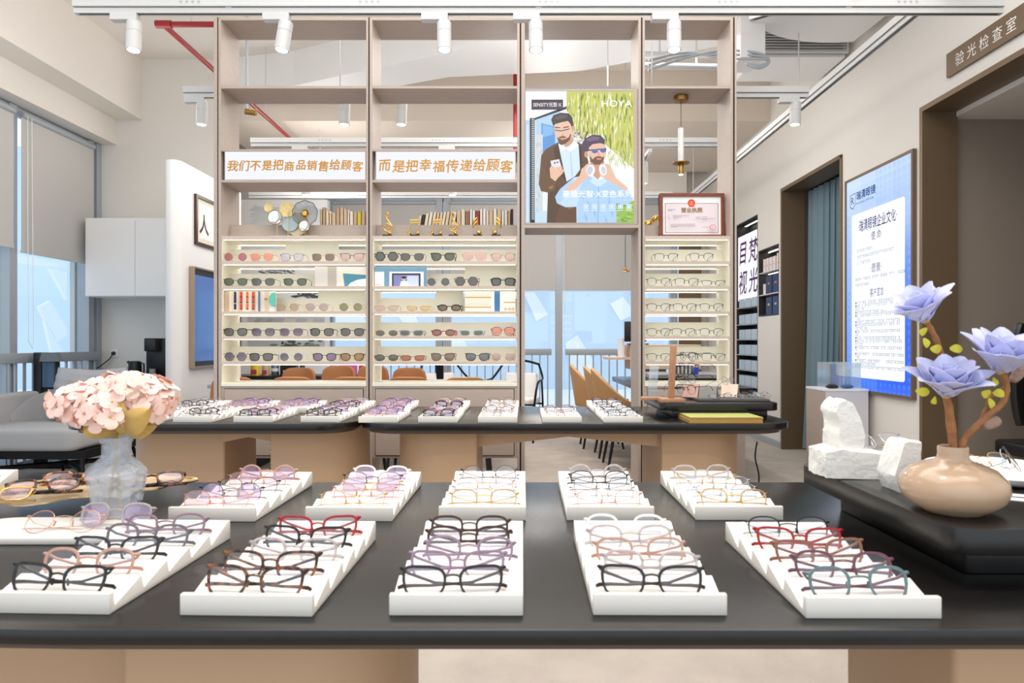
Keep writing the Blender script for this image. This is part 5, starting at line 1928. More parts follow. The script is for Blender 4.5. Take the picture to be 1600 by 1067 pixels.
# wooden eyewear stand
M_WOOD = mat('cherry_wood', rgb(178, 130, 98), .5, var=.2, vscale=20, stretch=(8, 8, 1))
d = 3.27
sx = X(1048, d)
t = thing('eyewear_stand', 'upright cherry wood stand holding several thin wire glasses', 'stand', (sx, d, ZQ))
MB().box(-.055, .055, -.05, .05, 0, .018).build('base', M_WOOD, t, bevel=.002)
MB().box(-.014, .014, -.012, .012, .018, .268, M=Matrix.Rotation(.05, 4, 'Y')).build('post', M_WOOD, t, bevel=.002)
for k in range(4):
    z = .22 - k * .052
    MB().tube([(-.004 + z * .05, 0, z), (.05 + z * .05, -.002, z + .006)], .003, 8).build('peg', M_BLACKMETAL, t)
NMS = ['gunmetal wire glasses on the top peg of the wooden stand', 'amber-tipped wire glasses on the second peg of the wooden stand', 'silver wire glasses on the third peg of the wooden stand', 'grey wire glasses on the lowest peg of the wooden stand']
for k in range(4):
    z = .22 - k * .052
    sp = ('panto', 'half', [A['black'], A['gun'], A['gun'], A['black']][k], L_CLEAR, [A['gun'], A['ambertort'], A['gun'], A['gun']][k])
    eyewear('eyeglasses', NMS[k], 'glasses', (sx + .065 + z * .05, d - .01, ZQ + z - .004), (.12, 0, -1.25 + k * .05), sp, 'open', 'glasses on the wooden stand')
# acrylic easel card on wood foot
d = 3.36
ax = X(1018, d)
t = thing('acrylic_easel', 'clear acrylic card holder on a wooden foot beside the wooden stand', 'holder', (ax, d, ZQ), rz=-.15)
MB().box(-.05, .05, -.03, .03, 0, .016).build('wooden_foot', M_WOOD, t, bevel=.002)
MB().box(-.022, .022, -.003, .003, .016, .17, M=Matrix.Rotation(.08, 4, 'Y')).build('acrylic_sheet', M_ACRYLIC, t, smooth=False)
# folded tent displays and tray with glasses
t = thing('slate_tray', 'shallow dark grey tray at the rear of the far plinth holding tent props', 'tray', (1.07, 3.42, ZQ))
MB().box(-.20, .145, -.14, .16, 0, .012).build('tray_base', mat('slate_grey', rgb(88, 86, 84), .6), t, bevel=.002, smooth=False)
M_ROSEW = mat('rose_wood', rgb(190, 148, 134), .55, var=.1, vscale=30)
M_PALEW = mat('pale_wood', rgb(222, 198, 176), .55, var=.08, vscale=30)
M_GREYW = mat('grey_wood', rgb(128, 124, 120), .55, var=.1, vscale=30)


def tent(px, py, d, m, w, h, rz, label, z):
    o = MB().prism([(-h * .62, 0), (-.006, h), (.006, h), (h * .62, 0), (h * .5, 0), (0, h * .78), (-h * .5, 0)], -w / 2, w / 2, 'x').build('tent_prop', m, None, smooth=False)
    o.location = (X(px, d), d, z)
    o.rotation_euler = (0, 0, rz)
    return tag(o, label, 'prop')


tent(1081, 605, 3.42, M_ROSEW, .075, .062, -.5, 'rose wood tent prop beside the wooden glasses stand', ZQ + .0125)
tent(1107, 612, 3.37, M_GREYW, .085, .055, -.45, 'grey wood tent prop at the front of the slate tray', ZQ + .0125)
tent(1141, 600, 3.44, M_PALEW, .08, .062, -.5, 'pale wood tent prop near the corner of the slate tray', ZQ + .0125)
for px, py, d, sp, rx, rz, nm in ((1075, 585, 3.42, ('panto', 'thin', A['silver'], L_CLEAR, A['gun']), -.35, .7, 'silver wire glasses perched on the rose wood tent prop'),
                                  (1139, 581, 3.44, ('panto', 'thin', A['rosegold'], L_CLEAR, A['gun']), -.35, .8, 'rose gold wire glasses perched on the pale wood tent prop')):
    eyewear('eyeglasses', nm, 'glasses', (X(px, d), d, ZQ + .0125 + .062 + .018), (rx, 0, rz), sp, 'open', 'glasses on the far plinth')
for k, (px, d) in enumerate(((1128, 3.31), (1168, 3.33), (1150, 3.41), (1192, 3.43), (1172, 3.51))):
    hb = eye_meshes('panto', 'thin', 'fold', A['gun'], L_CLEAR, A['gun'])[3]
    eyewear('eyeglasses', 'dark wire glasses lying on the slate tray, %s from the grey tent prop' % ORD[k], 'glasses', (X(px, d), d, ZQ + .0135 + hb * math.cos(1.05)), (-1.05, 0, .4 + .1 * k), ('panto', 'thin', A['gun'], L_CLEAR), 'fold', 'glasses on the far plinth')

# ================================================================== RIGHT WALL
# tall lit notice: along the wall y runs away from the camera; text reads towards the camera
ya, yb_, za, zb_ = 4.77, 5.715, .739, 2.447
w, h = yb_ - ya, zb_ - za
t = thing('lit_notice', 'tall lit blue and white notice with columns of text on the wall', 'sign', (XR - .0005, (ya + yb_) / 2, za))
q = MB()
q.box(-.03, 0, -w / 2 - .02, w / 2 + .02, -.02, 0).box(-.03, 0, -w / 2 - .02, w / 2 + .02, h, h + .02).box(-.03, 0, -w / 2 - .02, -w / 2, 0, h).box(-.03, 0, w / 2, w / 2 + .02, 0, h)
q.build('frame', M_BRONZE, t, smooth=False)
MB().box(-.02, -.0, -w / 2, w / 2, 0, h).build('light_box', M_BLACK, t, smooth=False)
p = Pic(0, 0, 945, 1708)
for k in range(24):
    u = k / 23
    for j in range(4):
        v = j / 3
        g = min(1.0, u * 1.15 * (.55 + .45 * v) + .12 * v)
        p.rect(945 * j / 4, 1708 * k / 24, 945 * (j + 1) / 4 + 1, 1708 * (k + 1) / 24 + 1, (int(198 - 150 * g), int(220 - 118 * g), int(250 - 12 * g)))
random.seed(9)
for gy in range(31):
    for gx in range(15):
        x, y = 40 + gx * 62, 30 + gy * 56
        if 95 < x < 850 and 270 < y < 1600:
            continue
        if y < 270 and x < 420:
            continue
        c = (150, 184, 246) if y < 900 else (96, 150, 244)
        p.rect(x - 12, y - 16, x + 12, y - 13, c)
        p.rect(x - 12, y - 16, x - 9, y + 10, c)
        p.rect(x + 9, y - 16, x + 12, y + 10, c)
        p.poly([(x - 12, y + 10), (x, y + 20), (x + 12, y + 10), (x, y + 16)], c)
        p.rect(x - 4, y - 8, x - 1, y + 8, c)
        p.ell(x + 1, y - 4, 4, 4, c, n=8)
pts = []
for cx_, cy_, a0 in ((110, 310, PI), (835, 310, 1.5 * PI), (835, 1590, 0), (110, 1590, .5 * PI)):
    for k in range(7):
        a = a0 + k * PI / 12
        pts.append((cx_ + 22 * math.cos(a), cy_ + 22 * math.sin(a)))
p.poly(pts, (252, 252, 255))
# paragraphs of small illegible print
IN = (92, 120, 150)


def para(y, x0, x1, ch=24):
    x = x0
    while x < x1:
        if random.random() > .1:
            a = random.randint(0, 3)
            p.rect(x, y - ch * .42, x + ch * .78, y - ch * .28, IN)
            p.rect(x + ch * .3, y - ch * .42, x + ch * .44, y + ch * .42, IN)
            if a != 1:
                p.rect(x, y + ch * .28, x + ch * .78, y + ch * .40, IN)
            if a > 1:
                p.rect(x, y - ch * .05, x + ch * .7, y + ch * .06, IN)
        x += ch


for y, x0, x1 in ((592, 175, 430), (640, 175, 720), (690, 175, 370), (820, 150, 850), (868, 150, 360)):
    para(y, x0, x1)
yy = 1010
for x1, bullet in ((830, 1), (830, 1), (280, 0), (690, 1), (820, 1), (215, 0), (800, 1), (800, 1), (330, 0), (800, 1), (200, 0), (780, 1), (820, 1), (270, 0), (820, 1), (200, 0), (840, 1), (210, 0), (840, 1), (480, 0), (840, 1)):
    if bullet:
        p.ell(158, yy, 10, 11, (60, 84, 130), n=10)
    para(yy, 178 if bullet else 150, x1)
    yy += 26 if not bullet else 25.5
# shield mark
p.poly([(60, 118), (150, 108), (150, 205), (105, 240), (60, 212)], (40, 70, 140))
p.poly([(66, 124), (144, 115), (144, 201), (105, 231), (66, 208)], (196, 216, 248))
NTOP = len(p.L) * .000001
p.build('picture', M_LITPRINT, w, h, Matrix.Translation((-.0206, 0, h / 2)) @ FACE_LEFT, t, step=.000001)


def NT(x, y):
    return Matrix.Translation((-.0211 - NTOP, (.5 - x / 945) * w, h - y / 1708 * h)) @ FACE_LEFT


M_NAVY = emis('navy_lettering', rgb(36, 62, 120), .9)
put_text('lettering', 'R', .085, M_NAVY, NT(105, 168), t)
put_text('lettering', '瑞清眼镜', .075, M_NAVY, NT(315, 142), t, width=.295, bold=.0012)
put_text('lettering', 'RUIQING OPTICAL', .026, M_NAVY, NT(305, 205), t, width=.27)
put_text('lettering', '·瑞清眼镜企业文化·', .10, M_NAVY, NT(480, 395), t, width=.56, bold=.001)
put_text('lettering', '·使 命·', .075, M_NAVY, NT(470, 500), t, width=.17)
put_text('lettering', '·愿景·', .075, M_NAVY, NT(470, 752), t, width=.16)
put_text('lettering', '·客户宣言·', .07, M_NAVY, NT(480, 940), t, width=.22)

# plaque over the wide opening
t = thing('door_plaque', 'bronze plaque with five white characters over the wide doorway', 'sign', (XR - .0005, 4.035, 2.893))
MB().box(-.02, 0, -.355, .355, -.076, .076).build('plate', M_BRONZE, t, smooth=False)
for k, ch in enumerate('验光检查室'):
    put_text('lettering', ch, .088, M_PAPER, Matrix.Translation((-.0212, .222 - k * .111, 0)) @ FACE_LEFT, t)

# curtain
q = MB()


def cur(u, v):
    y = 5.86 + u * 1.30
    amp = .028 + .014 * (1 - v)
    spread = (1 - v) ** 3 * .05
    return (XR + .29 + amp * math.sin(u * 2 * PI * 11 + .5 * math.sin(u * 9)) - spread, y + .012 * math.sin(u * 2 * PI * 22), .012 + v * 2.69)


q.grid(cur, 220, 10).grid(lambda u, v: (cur(u, v)[0] + .006, cur(u, v)[1], cur(u, v)[2]), 220, 10)
tag(q.build('curtain', M_CURTAIN, None, angle=85), 'floor-length blue grey pleated curtain in the bronze-lined opening', 'curtain')

# niches with goods
M_NICHE = mat('dark_niche', rgb(48, 46, 48), .5)
for nm, y0, y1, z0, z1, shelves in (('tall', 7.895, 8.665, .545, 2.595, (1.551, 1.342, 1.157, .971, .784, .593)), ('small', 7.255, 7.865, 1.415, 2.165, (1.91, 1.66, 1.425))):
    t = thing('wall_niche', {'tall': 'tall dark wall niche of stacked shelves under a lit calligraphy panel', 'small': 'small dark wall niche with three lit shelves of boxes'}[nm], 'niche', (XR, (y0 + y1) / 2, z0))
    yc = (y0 + y1) / 2
    a, b, H = y0 - yc, y1 - yc, z1 - z0
    q = MB().box(.17, .2, a, b, 0, H).box(.0, .17, a, a + .012, 0, H).box(.0, .17, b - .012, b, 0, H).box(0, .17, a, b, H - .012, H).box(0, .17, a, b, 0, .012)
    q.build('lining', M_NICHE, t, smooth=False)
    for z in shelves:
        if z - z0 > .03:
            MB().box(.004, .17, a + .012, b - .012, z - z0 - .012, z - z0).build('shelf_board', M_STRUT if nm == 'small' else M_ALU, t, smooth=False)
        if nm == 'small':
            MB().box(.10, .12, a + .03, b - .03, min(z - z0 + .235, H - .016), min(z - z0 + .239, H - .0125)).build('led_strip', M_LED, t, smooth=False)
    if nm == 'tall':
        MB().box(.10, .12, a + .03, b - .03, H - .016, H - .0125).build('led_strip', M_LED, t, smooth=False)
t = thing('calligraphy_panel', 'lit white panel with four violet brush characters in the tall niche', 'sign', (XR + .02, 8.28, 1.64))
MB().box(-.0, .02, -.37, .37, 0, .80).build('panel', mat('lit_white_panel', rgb(240, 236, 248), .5, emit=.55), t, smooth=False)
M_VIO = mat('violet_ink', rgb(84, 50, 96), .6)
for ch, yy, zz in (('梵', -.18, .58), ('光', -.18, .22), ('目', .18, .58), ('视', .18, .22)):
    put_text('lettering', ch, .31, M_VIO, Matrix.Translation((-.002, yy, zz)) @ FACE_LEFT, t, shear=.15, bold=.004)

M_LBOX = mat('pale_blue_carton', rgb(186, 204, 216), .5)
for r, z in enumerate((1.551, 1.342, 1.157, .971, .784, .593)):
    for k in range(3):
        o = MB().box(0, .12, -.10, .10, 0, .118 if r else .105).build('carton', M_LBOX, None, bevel=.003, smooth=False)
        o.location = (XR + .015, 8.05 + k * .225, z + .0006)
        tag(o, 'pale blue carton in the tall niche, %s shelf down, %s from the doorway' % (ORD[r], ORD[k]), 'box', 'pale blue cartons in the tall niche')
M_NBOX = mat('navy_carton', rgb(38, 58, 100), .5)
M_SBOX = mat('blush_white_carton', rgb(232, 222, 220), .5)
for k in range(5):
    t = thing('carton', 'slim white carton on the small niche top shelf, %s from the doorway' % ORD[k], 'box', (XR + .02, 7.33 + k * .098 + (.02 if k else 0), 1.9106), group='white cartons in the small niche')
    MB().box(0, .06, -.03, .03, 0, .15 if k else .17).build('box_body', M_SBOX, t, bevel=.002, smooth=False)
    MB().box(-.0008, 0, -.012, .012, .06, .075).build('printed_mark', M_ROSEW, t, smooth=False)
for zi, (z, n, l) in enumerate(((1.6606, 2, 'middle'), (1.4276, 2, 'bottom'))):
    for k in range(n):
        t = thing('carton', 'navy carton with gold mark, small niche %s shelf, %s from the doorway' % (l, ORD[k]), 'box', (XR + .02, 7.40 + k * .20, z), group='navy cartons in the small niche')
        MB().box(0, .10, -.085, .085, 0, .195).build('box_body', M_NBOX, t, bevel=.002, smooth=False)
        MB().box(-.0008, 0, -.03, .03, .10, .125).build('printed_mark', M_GOLD, t, smooth=False)
o = MB().box(0, .06, -.03, .03, 0, .12).build('carton', M_SBOX, None, bevel=.002, smooth=False)
o.location = (XR + .02, 7.74, 1.6606)
tag(o, 'small white carton beside the navy cartons on the middle niche shelf', 'box')

# low cabinet with an acrylic showcase
t = thing('low_cabinet', 'low white cabinet with pale wood side standing under the lit notice', 'cabinet', (2.575, 5.5, 0))
MB().box(-.17, .165, -.175, .17, .02, .735).build('cabinet_body', mat('lilac_white_laminate', rgb(214, 212, 216), .5), t, bevel=.002, smooth=False)
MB().box(-.174, -.1705, -.172, .17, .03, .725).build('door', M_TAUPE, t, smooth=False)
MB().box(-.178, .166, -.178, .17, .736, .755).build('top', M_WHITE, t, bevel=.002, smooth=False)
t = thing('acrylic_showcase', 'clear acrylic showcase with a metal plate on the low white cabinet', 'case', (2.59, 5.5, .7556))
q = MB()
for b in ((-.12, .12, -.12, -.117, .0, .2), (-.12, .12, .117, .12, 0, .2), (-.12, -.117, -.117, .117, 0, .2), (.117, .12, -.117, .117, 0, .2), (-.12, .12, -.12, .12, .2, .203)):
    q.box(*b)
q.build('acrylic_box', M_ACRYLIC, t, smooth=False)
MB().box(-.115, -.045, -.09, -.086, 0, .19).build('metal_plate', mat('dull_plate', rgb(120, 122, 120), .3, metal=.6), t, smooth=False)
MB().box(.05, .075, -.05, -.03, 0, .15).build('blue_vial', mat('pale_blue_plastic', rgb(120, 176, 210), .3), t, smooth=False)
for k, (x, m, l) in enumerate(((-.10, M_BLACK, 'black sunglasses case lying before the acrylic showcase'), (.02, mat('blue_cloth', rgb(70, 104, 150), .8), 'folded blue cloth lying before the acrylic showcase'))):
    o = MB().tube([(-.05, 0, .016), (-.03, 0, .018), (.03, .01, .018), (.05, .01, .014)], [.006, .016, .016, .006], 10).build(['spectacle_case', 'folded_cloth'][k], m)
    o.location = (2.57 + x, 5.352, .7556)
    tag(o, l, ['case', 'cloth'][k])

# black chair inside the exam room
t = thing('office_chair', 'black office chair in the dim room behind the wide doorway', 'chair', (3.29, 4.2, 0))


def cb(u, v):
    s = (u - .5) * 2
    return (s * .25, .06 + .07 * s * s * -1 + .05, .60 + v * .66) if False else (s * .25 * (1 - .15 * abs(2 * v - 1) ** 3), .10 - .08 * s * s, .60 + v * .64)


MB().grid(cb, 12, 12).build('backrest', M_BLACK, t, solid=.04, bevel=.01)
MB().prism(rrect(-.25, .25, -.26, .2, [(.08, .08)] * 4, 6), .42, .50).build('seat', M_BLACK, t, bevel=.015)
MB().tube([(0, 0, .06), (0, 0, .42)], .03, 12).build('gas_column', M_BLACKMETAL, t)
q = MB()
for k in range(5):
    a = k * 2 * PI / 5
    q.tube([(0, 0, .10), (.3 * math.cos(a), .3 * math.sin(a), .055)], [.03, .02], 8)
    q.lathe([(.001, -.025), (.022, -.02), (.022, .02), (.001, .025)], 12, (.3 * math.cos(a), .3 * math.sin(a), .0255))
q.build('star_base', M_BLACKMETAL, t)
MB().tube([(0, .09, .9), (0, .16, .6), (0, .12, .45)], .02, 8).build('back_support', M_BLACKMETAL, t)

# ================================================================== LEFT SIDE
# framed calligraphy and wall screen on the white wall block
t = thing('framed_calligraphy', 'dark-framed brush calligraphy on the white wall block above the screen', 'picture', (-3.0, 6.80, 2.03))
q = MB()
for b in ((0, .025, -.46, .46, 0, .028), (0, .025, -.46, .46, .442, .47), (0, .025, -.46, -.432, .028, .442), (0, .025, .432, .46, .028, .442)):
    q.box(*b)
q.build('frame', mat('dark_mahogany', rgb(70, 34, 30), .35), t, smooth=False)
MB().box(.0, .010, -.432, .432, .028, .442).build('mount', mat('ivory_mount', rgb(226, 222, 200), .7), t, smooth=False)
MB().box(.010, .0115, -.38, .38, .07, .40).build('paper', M_PAPER, t, smooth=False)
put_text('lettering', '人', .2, M_BLACK, Matrix.Translation((.0125, -.28, .21)) @ FACE_RIGHT, t, fat=.004)
t = thing('wall_screen', 'large flat wall screen showing blue on the white wall block', 'screen', (-3.0, 6.78, .884))
q = MB()
for b in ((0, .05, -.54, .54, 0, .015), (0, .05, -.54, .54, .916, .931), (0, .05, -.54, -.525, .015, .916), (0, .05, .525, .54, .015, .916)):
    q.box(*b)
q.build('frame', mat('champagne_metal', rgb(170, 152, 132), .35, metal=.7), t, smooth=False)
MB().box(0, .030, -.525, .525, .015, .916).build('screen_body', M_BLACK, t, smooth=False)
MB().box(.030, .032, -.51, .51, .06, .86).build('display', mat('blue_display', rgb(64, 96, 150), .12, emit=.55), t, smooth=False)
# wall cupboard and coffee counter
t = thing('wall_cupboard', 'white two-door wall cupboard mounted over the coffee counter', 'cupboard', (-3.78, 6.85, Z(463, 6.75)))
H = Z(340, 6.75) - Z(463, 6.75)
MB().box(-.50, .65, -.08, .348, 0, H).build('cupboard_body', M_WHITE, t, smooth=False)
for x0, x1 in ((-.485, .0), (.004, .45)):
    MB().box(x0, x1, -.1, -.0805, .004, H - .02).build('door', M_WHITE, t, bevel=.002, smooth=False)
t = thing('coffee_counter', 'white counter with kettle and coffee machine against the partition wall', 'counter', (-3.70, 6.9, 0))
MB().box(-.59, .54, -.30, .298, .0, .72).build('counter_body', M_WHITE, t, smooth=False)
MB().box(-.60, .545, -.32, .298, .721, .76).build('worktop', mat('grey_worktop', rgb(150, 150, 152), .4), t, bevel=.003, smooth=False)
kd = 6.85
t = thing('kettle', 'black jug-shaped kettle on the coffee counter', 'kettle', (X(211, kd), kd, .7605))
MB().lathe([(.001, 0), (.066, 0), (.066, .02), (.060, .12), (.056, .165), (.040, .172), (.001, .174)], 28).build('jug', M_BLACK, t)
MB().tube([(.058, 0, .15), (.088, 0, .145), (.09, 0, .06), (.064, 0, .04)], .009, 8).build('handle', M_BLACK, t)
MB().tube([(-.05, 0, .15), (-.075, 0, .165)], [.02, .012], 8).build('spout', M_BLACK, t)
t = thing('coffee_machine', 'tall black coffee machine beside the kettle', 'coffee machine', (X(245, kd), kd, .7605))
MB().box(-.10, .10, -.02, .14, 0, .40).build('machine_body', M_BLACK, t, bevel=.012)
MB().box(-.055, .055, -.14, -.02, .27, .40).build('brew_head', M_BLACK, t, bevel=.01)
MB().box(-.08, .08, -.14, -.02, 0, .025).build('drip_tray', M_BLACKMETAL, t, bevel=.004)
MB().lathe([(.001, 0), (.026, 0), (.03, .07), (.0, .07)], 18, (.0, -.08, .026)).build('spout_nozzle', mat('grey_plastic', rgb(150, 150, 150), .4), t)
for px, l, plug in ((178, 'white wall socket with a black plug above the coffee counter', True), (232, 'white wall socket behind the coffee machine', False)):
    t = thing('wall_socket', l, 'socket', (X(px, 7.19), 7.197, Z(552, 7.19)))
    MB().box(-.043, .043, -.008, 0, -.043, .043).build('plate', M_WHITE, t, bevel=.003)
    if plug:
        MB().lathe([(.001, 0), (.022, .002), (.018, .03), (.001, .034)], 16, M=Matrix.Rotation(PI / 2, 4, 'X')).build('plug', M_BLACK, t)
        MB().tube(curve([Vector((0, -.035, 0)), Vector((-.02, -.06, -.06)), Vector((-.14, -.09, -.16)), Vector((-.26, -.12, -.20)), Vector((-.34, -.16, -.225))]), .006, 6).build('cable', M_BLACK, t)

# armchair
t = thing('armchair', 'grey upholstered lounge chair on black crossed legs beside the window', 'armchair', (-3.56, 5.52, 0))
MB().prism(rrect(-.62, .26, -.42, .42, [(.10, .10)] * 4, 8), .30, .47).build('seat_cushion', M_SOFA, t, bevel=.04, bseg=4)


def shell(u, v):
    a = -.30 * PI + u * 1.42 * PI
    hgt = .17 + v * (.40 + .12 * math.sin(PI * u))
    r = .60 + .05 * v
    return (.0 + r * math.cos(a) * .72 - .12, r * .74 * math.sin(a), .22 + hgt)


q = MB()
q.grid(lambda u, v: (-.12 + (.50 + .03 * v) * math.cos(PI * (.02 + .96 * u)), .02 + (.40 + .03 * v) * math.sin(PI * (.02 + .96 * u)), .20 + v * (.22 + .34 * math.sin(PI * (.1 + .8 * u)))), 28, 8)
q.build('back_shell', M_SOFA, t, solid=.09, angle=60)
MB().prism(rrect(-.70, -.56, -.36, .40, [(.05, .05)] * 4, 5), .25, .70).build('armrest', M_SOFA, t, bevel=.03, bseg=3)
q = MB()


def pil(sgn):
    def fn(u, v):
        a, b = (u - .5) * 2, (v - .5) * 2
        k = (1 - abs(a) ** 3.5) * (1 - abs(b) ** 3.5)
        wob = .010 * math.sin(a * 9 + b * 5) * k + .006 * math.sin(b * 17 + a * 4)
        return (a * .29 - .02, .18 + b * .06 + sgn * (.10 * max(0, k) ** .55 + wob), .68 + b * .21 + .02 * a * a)
    return fn


q.grid(pil(1), 26, 22).grid(pil(-1), 26, 22)
q.build('back_cushion', M_SOFA, t, angle=80)
for sx in (-1, 1):
    MB().tube([(sx * .36 - .05, -.42, .26), (sx * .40 - .05, -.46, .0)], [.016, .012], 8).build('leg', M_BLACKMETAL, t)
    MB().tube([(sx * .30 - .05, .34, .26), (sx * .34 - .05, .42, .0)], [.016, .012], 8).build('leg', M_BLACKMETAL, t)
MB().box(-.50, .30, -.36, .36, .235, .30).build('base_frame', M_BLACKMETAL, t, smooth=False)
q = MB()
q.tube([(-.40, -.43, .17), (.30, .38, .13)], .02, 6).tube([(.30, -.43, .17), (-.40, .38, .13)], .02, 6)
q.build('cross_bar', M_BLACKMETAL, t)

# black kiosk by the window
kd = 6.10
t = thing('touch_kiosk', 'black floor kiosk with a small screen and tilted grey panel by the window', 'kiosk', (-4.20, kd, 0))
MB().box(-.09, -.02, -.05, .05, .04, 1.03).build('post', M_BLACK, t, bevel=.008)
MB().box(-.10, .26, -.06, .16, 0, .04).build('floor_plate', M_BLACK, t, bevel=.008)
MB().box(-.05, .10, -.03, .03, .70, .96).build('screen_body', M_BLACK, t, bevel=.006)
MB().box(-.04, .09, -.034, -.0305, .72, .945).build('display', mat('dim_display', rgb(60, 84, 110), .15, emit=.2), t, smooth=False)
MB().prism([(.0, .95), (.18, .95), (.15, 1.03), (.02, 1.03)], -.10, -.05, 'y').build('grey_panel', mat('grey_panel_plastic', rgb(112, 118, 122), .4), t, smooth=False)
MB().box(-.05, .30, -.06, .05, .64, .665).build('keyboard_shelf', M_BLACK, t, bevel=.004)

# ================================================================== REAR OF THE SHOP
def tub_chair(label, x, y, rz, m, group, legm=M_BLACK, dz=0.0, wide=.38, tub=True):
    t = thing('upholstered_chair', label, 'chair', (x, y, 0), rz, group)
    q = MB()
    if tub:      # high curved back sweeping down into the arms; opens towards -Y
        def fn(u, v):
            a = -.10 * PI + u * 1.20 * PI
            s = math.sin(PI * u)
            top = .58 + .30 * max(0, s) ** 1.8
            zz = .44 + v * (top - .44)
            r = .24 + .035 * v
            return (r * math.cos(a), .02 + r * math.sin(a) * (1.0 + .12 * v * s), zz)
        q.grid(fn, 30, 8)
    else:
        def fn(u, v):
            a = (u - .5) * 2
            w = wide / 2 * (1 - .12 * max(0, v - .6) ** 2 * 6)
            return (a * w, .19 + .05 * v - .05 * a * a, .42 + dz + v * .44 * (1 - .10 * abs(a) ** 6))
        q.grid(fn, 18, 10)
    q.build('backrest', m, t, solid=.035, angle=70, bevel=.006)
    MB().prism(rrect(-.19, .19, -.22, .20, [(.07, .07)] * 4, 6), .40, .47).build('seat', m, t, bevel=.018)
    for sx in (-1, 1):
        for sy in (-1, 1):
            MB().tube([(sx * .15, sy * .14 - .02, .40), (sx * .185, sy * .21 - .02, 0)], [.018, .011], 8).build('leg', legm, t)
    return t


for k, (x, y) in enumerate(((.885, 7.34), (.98, 6.76), (.99, 6.18))):
    tub_chair('light tan tub chair at the reception desk, %s from the windows' % ORD[k], x, y, PI / 2, M_TAN2, 'tan tub chairs at the reception desk')

# reception desk
t = thing('reception_desk', 'pale wood reception desk with a raised ledge beyond the open display frame', 'desk', (1.45, 6.5, 0))
MB().box(-.42, .45, -1.0, .9, .70, .75).build('worktop', M_OAKBLACK, t, bevel=.004, smooth=False)
MB().box(-.28, .45, .55, .95, .84, 1.095).build('raised_box', mat('pale_ash', rgb(226, 196, 168), .5, var=.08, vscale=14, stretch=(1, 8, 8)), t, bevel=.004, smooth=False)
MB().box(-.52, -.28, .56, .92, .94, .965).build('ledge', mat('pale_ash', rgb(226, 196, 168)), t, smooth=False)
MB().box(-.36, -.34, .58, .9, .966, 1.16).build('upstand', M_WHITE, t, smooth=False)
MB().box(.1, .42, -.9, .85, 0, .70).build('pedestal', M_TAUPE, t, smooth=False)
MB().box(-.1, .1, .6, .85, .75, .84).build('box_support', M_TAUPE, t, smooth=False)
t = thing('monitor', 'black desk monitor seen edge-on on the reception desk ledge', 'monitor', (1.27, 7.2, 1.0955))
MB().box(-.10, .10, -.10, .10, 0, .012).build('foot', M_BLACK, t, bevel=.003)
MB().box(-.02, .02, -.02, .02, .012, .09).build('neck', M_BLACK, t)
MB().box(-.10, .06, -.22, .22, .03, .24, M=Matrix.Rotation(-.35, 4, 'Z')).build('screen_body', M_BLACK, t, bevel=.01)
t = thing('keyboard', 'dark slim keyboard on the reception desk box before the monitor', 'keyboard', (1.24, 7.08, 1.0955))
MB().box(-.06, .06, -.03, .03, 0, .015).build('key_tray', M_BLACK, t, bevel=.002)

# meeting table with brown chairs
t = thing('meeting_table', 'long grey-topped meeting table among the brown chairs behind the shelves', 'table', (-1.35, 6.3, 0))
MB().prism(rrect(-1.35, 1.25, -.40, .40, [(.06, .06)] * 4, 4), .72, .75).build('tabletop', mat('grey_stone_top', rgb(160, 166, 172), .25), t, bevel=.004, smooth=False)
for sx in (-1.0, .9):
    MB().box(sx - .04, sx + .04, -.3, .3, 0, .72).build('leg', M_BLACKMETAL, t, smooth=False)
NEARC = [(-2.20, M_TAN), (-1.74, M_TAN), (-1.28, M_TAN), (-.84, M_TAN), (-.40, M_TAN2)]
for k, (x, m) in enumerate(NEARC):
    tub_chair(('light tan chair at the meeting table end nearest the open frame' if m is M_TAN2 else 'brown chair with its back to the shelves, %s from the white wall block' % ORD[k]), x, 5.48, PI, m, 'brown meeting chairs', tub=False, dz=-.01)
for k, x in enumerate((-2.29, -1.87, -1.62, -1.13)):
    tub_chair('brown chair facing the shelves across the table, %s from the white wall block' % ORD[k], x, 6.98 + (.52 if k == 2 else 0), 0, M_TAN, 'brown meeting chairs', tub=False, dz=-.01 + (.02 if k == 1 else 0))

# black wire armchairs by the window
for k, x in enumerate((-.80, -.02)):
    t = thing('wire_armchair', 'black metal frame armchair with white cushion by the back window, %s' % ('farther from the reception desk', 'nearer the reception desk')[k], 'chair', (x, 7.9, 0), [.5, -.25][k], group='black metal armchairs by the window')
    q = MB()
    for s in (-1, 1):
        q.tube(curve([Vector((s * .27, -.26, 0)), Vector((s * .29, -.28, .42)), Vector((s * .31, -.20, .66)), Vector((s * .30, .10, .70)), Vector((s * .22, .26, .86))]), .013, 8)
        q.tube(curve([Vector((s * .27, .26, 0)), Vector((s * .28, .20, .4)), Vector((s * .30, .05, .68))]), .012, 8)
    q.tube(curve([Vector((-.22, .26, .86)), Vector((0, .33, .90)), Vector((.22, .26, .86))]), .014, 8)
    q.tube([(-.28, -.24, .42), (.28, -.24, .42)], .011, 8).tube([(-.27, .2, .40), (.27, .2, .40)], .011, 8)
    q.build('metal_frame', M_BLACKMETAL, t)
    MB().prism(rrect(-.25, .25, -.24, .22, [(.06, .06)] * 4, 5), .41, .48).build('seat_cushion', M_WHITE, t, bevel=.015)
    MB().box(-.20, .20, .10, .18, .50, .80, M=Matrix.Rotation(-.2, 4, 'X')).build('back_cushion', M_WHITE, t, bevel=.03, bseg=3)
    MB().box(-.045, .045, .24, .29, .50, .88).build('back_slat', M_BLACKMETAL, t, smooth=False)

